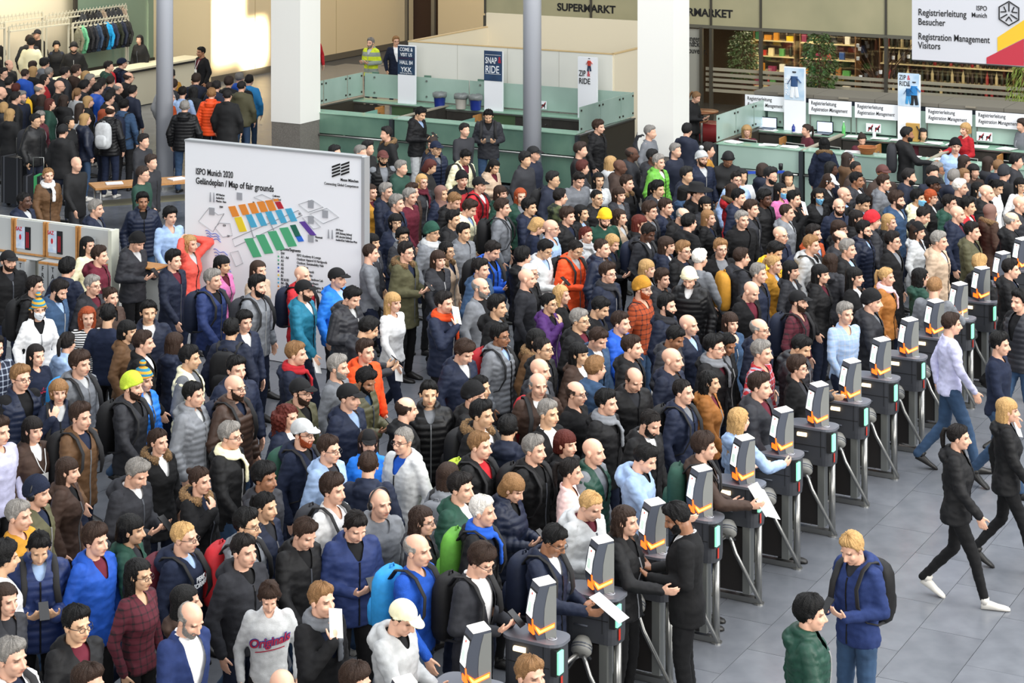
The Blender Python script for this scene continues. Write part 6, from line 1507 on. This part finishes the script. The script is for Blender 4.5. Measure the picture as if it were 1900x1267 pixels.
# ---------------------------------------------------------------- shop behind
sh = frame('wall_shop', -24.8, 44.0, kind='structure')
mb = MB(); xs = [0, 1.5, 2.95, 6.1, 7.35, 10.36, 14.0, 17.5]
for a, c in zip(xs[:-1], xs[1:]): sub('fascia_panel', MB().box(((a+c)/2, 0, 4.0), (c-a-.03, .04, 3.1)), mat('fascia_glass', '#aca584', .3, kind='soft', col2='#979476', scale=.8), sh)
sub('fascia_backing', MB().box((8.8, .12, 4.4), (17.6, .1, 3.9)), mat('backing_tan', '#a09a80', .8), sh)
sub('fascia_rail', MB().box((8.8, -.01, 2.42), (17.6, .08, .08)), mat('rail_dark', '#5e5c50', .5), sh)
mb = MB(); [mb.box((x, -.02, 1.2), (.07, .10, 2.4)) for x in xs+[5.85, 4.3]]; [mb.box((x, -.03, 4.0), (.05, .05, 3.1)) for x in xs]; sub('shop_mullion', mb, mat('mullion_brown', '#55524a', .4, .5), sh)
sub('grey_panel', MB().box((1.5, .02, 1.2), (2.95, .02, 2.3)).box((3.7, .02, 1.2), (1.2, .02, 2.3)).box((5.07, .02, 1.2), (1.48, .02, 2.3)), mat('panel_greybeige', '#9b9b92', .6), sh)
sub('shop_glass', MB().box((6.6, .02, 1.2), (1.4, .012, 2.3)).box((8.86, .02, 1.2), (2.95, .012, 2.3)).box((12.2, .02, 1.2), (3.6, .012, 2.3)).box((15.8, .02, 1.2), (3.5, .012, 2.3)), mat('clear_glass', '#e8f0ec', .03, trans=1.0, alpha=.12), sh)
for k in range(5): sub('frosted_band', MB().box((11.75, -.002, .93+.125*k), (11.6, .006, .075)), mat('frost_band', '#a09a86', .6, alpha=.72), sh)
text('SUPERMARKT', .255, M_black, sh, (2.02, -.03, 2.62), wide=1.02, bold=.022); text('SUPERMARKET', .255, M_black, sh, (4.93, -.03, 2.66), wide=1.02, bold=.022)
text('Kaffee, Snacks,', .20, M_black, sh, (3.05, 0, 2.10), wide=.72, bold=.003); text('Getränke', .20, M_black, sh, (4.6, 0, 1.9), wide=.72, bold=.003); text('Zeitungen,', .20, M_black, sh, (5.85, .0, 2.05), wide=.72, bold=.003, align='RIGHT'); text('Snacks,', .20, M_black, sh, (5.87, .0, 1.93), wide=.72, bold=.003, align='RIGHT'); text('Souvenir,', .20, M_black, sh, (5.98, 0, 1.77), wide=.72, bold=.003, align='RIGHT')
mb = MB(); mb.ell((.72, 0, 2.33), (.20, .01, .16), None, 24, 12); mb.ell((1.12, 0, 2.33), (.15, .01, .19), None, 24, 12); sub('coffee_bean_print', mb, mat('bean_dark', '#4a4844', .7), sh)
si = frame('wall_shop_rear', -24.8, 48.0, kind='structure'); sub('plaster', MB().box((9, .1, 2), (18, .2, 4)), mat('shop_dark_wall', '#4a3826', .8), si); sub('ceiling_panel', MB().box((9, -2, 2.75), (18, 3.9, .06)), mat('shop_ceiling', '#6a5a40', .8), si)
rn = random.Random(21); goods = ['#b03428', '#d8c89c', '#2c6c48', '#c8862c', '#2c4c88', '#e0dcd0', '#7c2c4c', '#4c8c4c', '#d0b020', '#8c5c30', '#202024']
item_me = [MB().box((0, 0, .09), (.12, .10, .18)).mesh('carton'), MB().box((0, 0, .06), (.18, .12, .12)).mesh('carton')]
mb = MB(); mb.loft([[Vector((r*math.cos(a), r*math.sin(a), z)) for a in [2*math.pi*i/8 for i in range(8)]] for r, z in ((.036, 0), (.038, .02), (.038, .18), (.014, .24), (.014, .31))]); item_me.append(mb.mesh('bottle', True))
M_good = mat('goods', '#888888', .4, objcol=True, var=.1)
for k, (u0, u1) in enumerate(((-18.6, -17.55), (-17.4, -16.0), (-15.4, -12.2), (-12.0, -9.0))):
    s = frame('shop_shelf', u0, 46.4, label=['shelf of groceries at the left end of the shop', 'shelf of colourful goods behind the fig tree', 'long shelf of bottles behind the bare branches', 'shelf of bottles behind the hanging sign'][k], cat='shelf', group='shop shelves'); W_ = u1-u0
    mb = MB(); [mb.box((x, .2, 1.2), (.03, .4, 2.4)) for x in (0, W_)]; sub('upright', mb, mat('shelf_wood', '#6a4a2c', .6), s); sub('back_board', MB().box((W_/2, .40, 1.2), (W_, .02, 2.4)), mat('shelf_back', '#3a2c20', .7), s)
    for z in (.75, 1.12, 1.5, 1.88, 2.22):
        sub('board', MB().box((W_/2, .2, z), (W_, .4, .03)), mat('board_pale', '#c8b890', .5), s); x = .08
        while x < W_-.1:
            t = 2 if (k >= 2 and z < 2) else rn.choice([0, 1, 2]); st = .095 if t == 2 else .20
            nm = 'bottle' if t == 2 else 'carton'
            o = obj(nm, item_me[t], None, (M_good, lin(rn.choice(['#1c2414', '#2a1810', '#24301c', '#141210', '#8c1c20', '#1c2414', '#b8a880', '#2a1810'] if t == 2 else goods))), uv(u0+x, 46.4+.10, z+.015), 'small %s on the shop shelves' % ('bottle' if t == 2 else 'box'), nm, 'bottles on the shop shelves' if t == 2 else 'boxes on the shop shelves', rz=UROT); x += st*(1.0+rn.random()*.5)
for k, (u_, p) in enumerate(((-16.6, 45.4), (-12.6, 45.2), (-18.2, 45.0))):
    l = bpy.data.lights.new('shop_lamp', 'AREA'); l.shape = 'RECTANGLE'; l.size = 2.4; l.size_y = .3; l.energy = 55; l.color = (1.0, .86, .58); o = bpy.data.objects.new('shop_lamp', l); COL.objects.link(o); o.location = uv(u_, p, 2.7); o.rotation_euler = (0, 0, UROT)
def leafy(u, v, z0, h, r, n, key, c, lb, droop=0, name='potted_fig', pot=True, seed=1):
    o = frame(name, u, v, 0, label=lb, cat='plant'); rn = random.Random(seed)
    if pot: mb = MB(); mb.loft([[Vector((q*math.cos(a), q*math.sin(a), z)) for a in [2*math.pi*i/16 for i in range(16)]] for q, z in ((.14, 0), (.19, .36), (.17, .36), (.16, .33))]); sub('pot', mb, mat('pot_brown', '#4a3c30', .6), o, True)
    mb = MB(); top = z0+h
    for k in range(9):
        a = rn.random()*6.28; q = rn.random()*r*.8; zz = z0+h*rn.uniform(.3, .95); mb.tube([(0, 0, .3), (.02*math.cos(a), .02*math.sin(a), z0+h*.2), (q*.5*math.cos(a), q*.5*math.sin(a), zz-.15), (q*math.cos(a), q*math.sin(a), zz)], [.016, .013, .007, .003], 5)
    sub('stem', mb, mat('bark', '#4c3828', .8), o); mb = MB()
    for k in range(n):
        a = rn.random()*6.28; t = rn.random(); q = r*math.sqrt(rn.random())*(.55+.9*math.sin(math.pi*min(1, t*.9+.1))*.6); p = Vector((q*math.cos(a), q*math.sin(a), z0+h*t)); L_ = rn.uniform(.06, .10)*(1.7 if droop else 1)
        d = Vector((math.cos(a)*.6+rn.uniform(-.4, .4), math.sin(a)*.6+rn.uniform(-.4, .4), -.6-droop+rn.random()*.6)).normalized(); s_ = d.cross(Vector((rn.uniform(-1, 1), rn.uniform(-1, 1), .5))).normalized()*L_*(.32 if not droop else .10); nn = d.cross(s_).normalized()*.006
        mb.add([p, p+d*L_*.5+s_+nn, p+d*L_, p+d*L_*.5-s_+nn], [(0, 1, 2, 3)])
    sub('foliage', mb, mat(key, c, .5, var=.1, kind='spots', col2=tuple(v*.55 for v in lin(c)[:3])+(1,), scale=9), o, kind='stuff'); return o
leafy(-18.15, 44.6, 1.15, 1.15, .34, 900, 'fig_green', '#48602c', 'leafy potted fig at the left of the shop window', seed=2)
leafy(-15.85, 43.5, 1.1, 1.35, .38, 1300, 'fig_green', '#48602c', 'tall dense potted fig in front of the shop window', seed=3)
leafy(-10.9, 42.6, 1.2, 1.1, .42, 700, 'palm_green', '#8ca040', 'light green drooping plant below the hanging sign', droop=.8, name='potted_palm', seed=4)
leafy(-22.35, 44.6, 1.5, .8, .30, 300, 'fig_green', '#48602c', 'small leafy plant top under the supermarket lettering', seed=5)
o = frame('branch_decoration', -14.9, 44.9, label='bare brown branches hung with mugs inside the shop', cat='decoration'); mb = MB(); rn = random.Random(11); tips = []
for k in range(26):
    a = rn.random()*6.28; q = rn.uniform(.3, .9); z = rn.uniform(1.4, 2.35); m1 = Vector((q*.35*math.cos(a), q*.3*math.sin(a), .9+(z-.9)*.5)); e = Vector((q*math.cos(a), q*.6*math.sin(a), z)); mb.tube([(0, 0, .3), m1, e], [.022, .014, .005], 5); tips.append(e*.92+Vector((0, 0, .06)))
sub('branches', mb, mat('branch_brown', '#4a3020', .8), o)
for k, e in enumerate(tips[:10]): sub('mug', MB().cyl((e.x, e.y, e.z-.14), (e.x, e.y, e.z-.06), .035, .042, n=10), M_white, o)
for k, (u_, v_, z_, c, lb) in enumerate(((-18.05, 41.9, .75, '#7a4a28', 'round brown cafe table behind the seated phone user'), (-17.75, 40.6, .75, '#7a4a28', 'round brown cafe table right of the seated phone user'))):
    o = frame('cafe_table', u_, v_, label=lb, cat='table', group='cafe tables'); sub('tabletop', MB().cyl((0, 0, z_-.02), (0, 0, z_+.01), .38, n=28), mat('table_brown', c, .4), o, True); sub('pedestal', MB().cyl((0, 0, 0), (0, 0, z_), .03, n=10), M_steel, o, True); sub('foot', MB().cyl((0, 0, 0), (0, 0, .02), .22, n=20), M_steel, o)
o = frame('pouf', -17.9, 42.2, label='dark red square pouf in front of the shop', cat='seat'); mb = MB(); mb.prism(rrect(-.45, .45, -.3, .3, .08), .08, .46); sub('cushion', mb, mat('pouf_red', '#7c1c20', .5), o, True); sub('base', MB().box((0, 0, .04), (.7, .45, .08)), M_black, o)
o = frame('cafe_counter', -16.5, 41.9, label='dark brown counter end before the shop window', cat='counter'); sub('body', MB().box((.8, .3, .5), (1.8, .6, 1.0)), mat('counter_brown', '#382a1e', .5), o); sub('top', MB().box((.8, .3, 1.02), (1.9, .7, .04)), mat('counter_top_grey', '#6e655a', .5), o)
o = frame('balcony_rail', -24.9, 50, label='timber landing with thin rails beside the shop corner', cat='railing'); sub('deck', MB().box((.3, 0, 2.05), (1.6, 1.2, .06)), M_wood, o); mb = MB(); [mb.box((x, -.5, 1.02), (.03, .03, 2.04)) for x in (-.35, .05, .45, .85)]; sub('rail_post', mb, M_steel, o)
# ---------------------------------------------------------------- leaflet racks along the left
rk = frame('leaflet_rack', -23.2, 21.6, label='long grey leaflet rack with beech edges at the left', cat='rack')
x1s = [5.12-.585*k for k in range(0, 10)]
sub('back_panel', MB().box((2.56, .09, .87), (5.15, .05, 1.74)), mat('rack_cream', '#d2d3c8', .6), rk); sub('end_post', MB().box((5.15, .05, .87), (.06, .16, 1.75)), mat('rack_cream2', '#c6c9bb', .6), rk)
for k, x in enumerate(x1s):
    p = sub('poster_panel', MB().box((x-.27, .03, 1.50), (.50, .02, .46)), mat('panel_grey', '#b9bcbb', .55), rk)
    sub('panel_edge', MB().box((x-.005, .02, 1.50), (.030, .04, .48)).box((x-.535, .02, 1.50), (.030, .04, .48)).box((x-.27, .02, 1.265), (.56, .04, .022)), M_wood, p)
    bx = sub('leaflet_box', MB().box((x-.40, -.12, .61), (.15, .22, 1.22)).box((x-.22, -.12, .61), (.15, .22, 1.22)), mat('box_grey', '#a6a9aa', .5), rk)
    sub('box_edge', MB().box((x-.40, -.215, 1.235), (.155, .035, .03)).box((x-.22, -.215, 1.235), (.155, .035, .03)), M_wood, bx)
    for j, s_ in enumerate(('FREE COPY', 'TAKE ONE')):
        for q, ch in enumerate(s_): text(ch, .095, M_black, rk, (x-.40+.18*j, -.232, 1.13-.095*q), align='CENTER', bold=.001)
    sub('shelf_tray', MB().box((x-.27, -.05, 1.232), (.5, .16, .012)), mat('tray_clear', '#d0d4d4', .3, alpha=.8), rk)
def rposter(x, z0, z1, w_, key, c, c2=None): return sub('poster', MB().box((x+w_/2, .012, (z0+z1)/2), (w_, .006, z1-z0)), mat(key, c, .5, kind='soft' if c2 else None, col2=c2, scale=12), rk)
for x in (3.42, 4.0):
    rposter(x, 1.33, 1.63, .17, 'poster_snow', '#dfe6ee', '#a8c0dc'); text('SAZ', .075, MC['print_red'], rk, (x+.01, .005, 1.58), bold=.003, wide=.85)
    p = rposter(x+.175, 1.32, 1.64, .10, 'poster_ski_black', '#1c1c20'); sub('ski_print', MB().box((x+.205, .006, 1.46), (.012, .004, .22)).box((x+.235, .006, 1.46), (.012, .004, .22)), MC['print_red'], p); sub('skier_print', MB().ell((x+.09, .006, 1.49), (.02, .003, .04), None, 10, 6), MC['print_red'], p)
p = rposter(2.85, 1.33, 1.64, .22, 'cover_dark', '#3c3438', '#8c8488'); sub('face_print', MB().ell((2.96, .006, 1.50), (.05, .003, .06), None, 14, 8), mat('print_skin', '#b48c78', .6), p); sub('helmet_print', MB().ell((2.96, .005, 1.545), (.06, .003, .035), None, 14, 8), MC['print_red'], p)
p = rposter(5.12-.48, 1.33, 1.60, .22, 'cover_grey', '#c9ccce'); sub('cover_print', MB().box((4.75, .006, 1.44), (.20, .004, .18)), M_black, p); text('INSIGHT', .035, M_black, rk, (4.70, .004, 1.56)); 
rposter(5.12-.20, 1.30, 1.46, .10, 'poster_plain', '#d8dcde')
# side desk joined at right end of the rack
o = frame('side_shelf', -17.95, 21.75, label='small beech-edged shelf at the end of the leaflet rack', cat='shelf'); sub('top', MB().box((.3, .15, 1.25), (.5, .3, .02)), M_wood, o); sub('panel', MB().box((.3, .28, .62), (.5, .02, 1.22)), mat('panel_grey', '#b9bcbb', .55), o)
# trestle tables with leaflets behind the racks
for k, (u_, v_, lb) in enumerate(((-23.9, 28.15, 'beech-topped table with papers behind the leaflet rack'),)):
    o = frame('side_table', u_, v_, label=lb, cat='table', turn=R(52)); sub('tabletop', MB().box((1.1, 0, .77), (2.3, .62, .035)), M_wood, o); sub('lower_shelf', MB().box((1.1, 0, .45), (2.2, .5, .02)), mat('shelf_olive', '#6c6a54', .6), o)
    for x in (.05, 2.15):
        for y in (-.26, .26): sub('leg', MB().cyl((x, y, 0), (x, y, .75), .018, n=10), M_steel, o, True)
    for x in (.35, 1.5, 1.85): obj('leaflet_pile', MB().box((0, 0, .01), (.30, .21, .02)).mesh('leaflet_pile'), None, M_white, o.matrix_basis @ Vector((x, .0, .79)), 'pile of white leaflets on the beech-topped table', 'papers', 'leaflet piles on the beech table', rz=UROT+R(40+20*x))
# suitcases
def suitcase(u, v, w_, h, d_, lb, tag=False, turn=0, tilt=0):
    o = frame('suitcase', u, v, label=lb, cat='suitcase', group='suitcases left behind the racks', turn=turn); mb = MB(); mb.prism(rrect(-w_/2, w_/2, -d_/2, d_/2, .06), .08, h); sub('shell', mb, mat('case_black', '#1c1d21', .4), o); mb = MB(); [mb.box((x, 0, .08+(h-.08)/2), (.03, d_+.012, h-.06)) for x in (-w_*.3, w_*.3)]; sub('rib', mb, mat('case_grey', '#4c4e54', .4), o)
    for x in (-w_*.38, w_*.38): sub('wheel', MB().cyl((x-.02, 0, .04), (x+.02, 0, .04), .04, n=12), M_black, o)
    sub('pull_handle', MB().tube([(-.10, d_*.3, h), (-.10, d_*.3, h+.32), (.10, d_*.3, h+.32), (.10, d_*.3, h)], .010, 8), M_steel, o, True)
    if tag: sub('luggage_strap', MB().box((.03, 0, .08+(h-.08)/2), (.06, d_+.02, h-.05)), mat('strap_green', '#3c9c5c', .7), o)
suitcase(-26.6, 29.1, .55, .95, .34, 'tall black suitcase behind the leaflet rack'); suitcase(-25.75, 28.7, .45, .72, .28, 'black suitcase with a green strap behind the leaflet rack', True, R(20))
# ---------------------------------------------------------------- cloakroom: counter, racks, coats
o = frame('cloakroom_counter', -33.2, 34.5, label='long cream counter of the cloakroom', cat='counter'); sub('body', MB().box((0, 4.3, .48), (.5, 8.6, .92)), mat('counter_cream', '#c8c2ac', .7), o); sub('top', MB().box((0, 4.3, .965), (.70, 8.7, .05)), mat('counter_top', '#d8d0b4', .45), o); sub('dark_edge', MB().box((.36, 4.3, .92), (.02, 8.7, .05)), M_black, o)
rn = random.Random(4)
def rack(u, v, L_, z, lb, along=0):
    o = frame('coat_rack', u, v, label=lb, cat='coat rack', group='cloakroom racks', turn=along); mb = MB(); [mb.box((x, y, z/2), (.04, .04, z)) for x in (0, L_) for y in (0,)]; sub('post', mb, mat('rack_white', '#c4c0ae', .5), o); sub('rail', MB().box((L_/2, 0, z-.12), (L_, .12, .03)).box((L_/2, 0, z), (L_, .03, .03)), MC['rack_white'], o)
    mb = MB(); n = int(L_/.13)
    for k in range(n): x = L_*k/n; mb.tube([(x, -.02, z-.10), (x+.065, -.05, z+.07)], .007, 5); mb.tube([(x+.065, -.05, z+.07), (x+.13, -.02, z-.10)], .007, 5)
    sub('hook', mb, MC['rack_white'], o)
for k, (u_, v_, z_, L_) in enumerate(((-35.05, 35.6, 2.25, 2.3), (-35.0, 38.0, 2.15, 2.2), (-34.95, 40.3, 2.03, 2.2), (-35.7, 38.2, 2.3, 1.8), (-35.75, 40.2, 2.2, 3.2))): rack(u_, v_, L_, z_, ['white coat rack at the far left of the cloakroom', 'white coat rack behind the beanie man', 'white coat rack carrying the hanging coats', 'rear left white coat rack', 'rear right white coat rack'][k], R(90))
cc = ['#6c6a58', '#5c9c78', '#1c1c20', '#23262e', '#2a3a50', '#1a1a1c', '#1c94d0', '#20283c', '#252a20', '#1e2434', '#202020']
cn = ['olive grey', 'mint green', 'black', 'charcoal', 'denim blue', 'jet black', 'bright blue', 'navy', 'dark olive', 'midnight navy', 'near-black']
gm = garment_mesh(0, 'a', 'j')
for k, c in enumerate(cc):
    o = obj('hanging_coat', gm, None, (MC['cloth_j'], lin(c)), uv(-34.95, 40.42+.195*k, .44), cn[k]+' coat hanging on the cloakroom rack', 'coat', 'coats on the cloakroom rack', rz=UROT+R(rn.uniform(-8, 8))); o.scale = (.9, .62, .98)
for k in range(9):
    o = obj('hanging_coat', gm, None, (MC['cloth_j'], lin(rn.choice(['#1c1c1e', '#8c7c6c', '#2a2c30', '#9c9078']))), uv(-35.75, 41.5+.21*k, .68), 'dark or beige coat in the rear row of the cloakroom', 'coat', 'coats in the rear cloakroom row', rz=UROT+R(rn.uniform(-8, 8))); o.scale = (.9, .62, .98)
o = frame('scooter', -35.2, 44.3, label='white and black kick scooter leaning by the cloakroom counter', cat='scooter'); sub('stem', MB().tube([(0, 0, .1), (.05, 0, 1.0)], .02, 8), M_white, o, True); sub('handlebar', MB().tube([(.05, -.2, 1.0), (.05, .2, 1.0)], .015, 8), M_black, o, True); sub('deck', MB().box((.25, 0, .1), (.5, .12, .03)), M_black, o); [sub('wheel', MB().tube([(x, -.02, .06), (x, .02, .06)], .06, 16), M_black, o, True) for x in (0, .5)]
# strip lamps behind the partition's top and the warm daylight patch on the wall
for k, (y0, z) in enumerate(((42.2, 2.9), (43.4, 2.75), (45.3, 2.6))):
    o = frame('strip_lamp', -35.9, y0, label=['left white strip lamp before the green glass partition', 'middle white strip lamp before the green glass partition', 'right white strip lamp before the green glass partition'][k], cat='lamp', group='strip lamps over the cloakroom'); sub('tube', MB().box((0, .7, z), (.08, 1.3, .06)), mat('lamp_tube', '#f4f0e0', .4, emit=1.2), o); sub('zigzag_rail', MB().tube([(0, 1.3*i/18+.05, z+.05+(.12 if i % 2 else 0)) for i in range(19)], .006, 4), MC['rack_white'], o)
for k, (sx, sy, tu, tz, en) in enumerate(((1.3, 2.4, 45.7, 1.9, 130), (1.0, .9, 46.9, .9, 90))):
    sp = bpy.data.lights.new('low_sun_beam', 'AREA'); sp.shape = 'RECTANGLE'; sp.size = sx; sp.size_y = sy; sp.energy = en; sp.color = (1.0, .86, .60); sp.spread = R(4)
    so = bpy.data.objects.new('low_sun_beam', sp); COL.objects.link(so); so.location = uv(-25, 46.5+k, 6.2); tgt = uv(-34, tu, tz); so.rotation_euler = (tgt-so.location).to_track_quat('-Z', 'Y').to_euler()
wl2 = bpy.data.lights.new('cloakroom_ceiling_light', 'AREA'); wl2.shape = 'RECTANGLE'; wl2.size = 5; wl2.size_y = 2; wl2.energy = 260; wl2.color = (1, .9, .72); wo = bpy.data.objects.new('cloakroom_ceiling_light', wl2); COL.objects.link(wo); wo.location = uv(-34.0, 39.5, 5.0); wo.rotation_euler = (0, 0, UROT+R(90))
# ---------------------------------------------------------------- large things in people's hands
def at_person(x, y):
    for r_, ob in BUILT:
        if abs(r_[0]-x) < 2 and abs(r_[1]-y) < 2: return ob
def held(x, y, name, mbs, m, loc, rot, lb, cat):
    p = at_person(x, y)
    if not p: return
    o = obj(name, mbs.mesh(name), None, m, label=lb, cat=cat); o.matrix_world = p.matrix_world @ Matrix.Translation(loc) @ Matrix.Rotation(R(rot[0]), 4, 'X') @ Matrix.Rotation(R(rot[1]), 4, 'Y') @ Matrix.Rotation(R(rot[2]), 4, 'Z'); return o
held(1310, 830, 'folded_sheet', MB().box((0, 0, 0), (.42, .004, .30)).box((.10, .01, -.02), (.42, .004, .30), M=Matrix.Rotation(R(12), 4, 'Y')), MC['paper'], (.05, -.52, 1.16), (-35, 15, 0), 'large folded white map sheet held at a gate', 'paper')
held(1036, 1005, 'letter_sheet', MB().box((0, 0, 0), (.21, .003, .297)), MC['paper'], (-.08, -.58, 1.20), (-60, 0, 10), 'white letter held over the gate by the navy-topped man', 'paper')
held(1820, 490, 'white_sheet', MB().box((0, 0, 0), (.5, .004, .34)), MC['paper'], (-.35, -.35, 1.25), (-70, 0, 0), 'large white sheet waved above the far gates', 'paper')
# ---------------------------------------------------------------- writing on clothes, bent onto the chest
def chest_text(p, body, size, m, z, fem=0, off=.022, tilt=0, sh=0, bold=.002):
    c = bpy.data.curves.new('chest_lettering', 'FONT'); c.body = body; c.size = size; c.extrude = .001; c.align_x = 'CENTER'; c.shear = sh; c.offset = bold; c.resolution_u = 4; c.space_line = .9
    t = bpy.data.objects.new('t', c); COL.objects.link(t); dg = bpy.context.evaluated_depsgraph_get(); me = bpy.data.meshes.new_from_object(t.evaluated_get(dg)); bpy.data.objects.remove(t)
    P = getv(me); Q = P.copy(); a = R(tilt)
    xs, zs = P[:, 0]*math.cos(a)-P[:, 1]*math.sin(a), P[:, 0]*math.sin(a)+P[:, 1]*math.cos(a)
    rx, ry = .175+off, .118+off
    Q[:, 0] = xs; Q[:, 2] = z+zs; Q[:, 1] = -ry*np.sqrt(np.clip(1-(np.abs(xs)/rx)**2.3, .05, 1))-.006-P[:, 2]; setv(me, Q); me.materials.clear(); me.materials.append(m)
    o = bpy.data.objects.new('chest_lettering', me); COL.objects.link(o); o.parent = p
for p, k in TEXTED:
    if str(k) == '2':
        chest_text(p, 'Originals', .100, mat('felt_red', '#9c1c38', .8), 1.225, off=.030, tilt=8, sh=.3); chest_text(p, 'Originals', .100, mat('felt_blue', '#28388c', .8), 1.225, off=.022, tilt=8, sh=.3, bold=.006)
        chest_text(p, '______', .085, MC['felt_red'], 1.195, off=.026, tilt=8)
    if str(k) == '1': chest_text(p, "l'adore", .085, mat('felt_red', '#9c1c38', .8), 1.22, off=.020, tilt=6, sh=.3)
p = at_person(345, 998)
if p: chest_text(p, 'PEAK\nPERFORMANCE', .052, M_white, 1.30, off=.030)
p = at_person(1211, 224)
if p: chest_text(p, 'Snow\nfloats', .07, M_white, 1.30, off=.030, tilt=0)
# lettering becomes plain meshes
dg = bpy.context.evaluated_depsgraph_get(); fonts = [o for o in bpy.data.objects if o.type == 'FONT']; conv = {}
for o in fonts:
    me = bpy.data.meshes.new_from_object(o.evaluated_get(dg)); n = bpy.data.objects.new('lettering', me); COL.objects.link(n); n.parent = o.parent; n.location = o.location; n.rotation_euler = o.rotation_euler; n.scale = o.scale
for o in fonts: bpy.data.objects.remove(o)
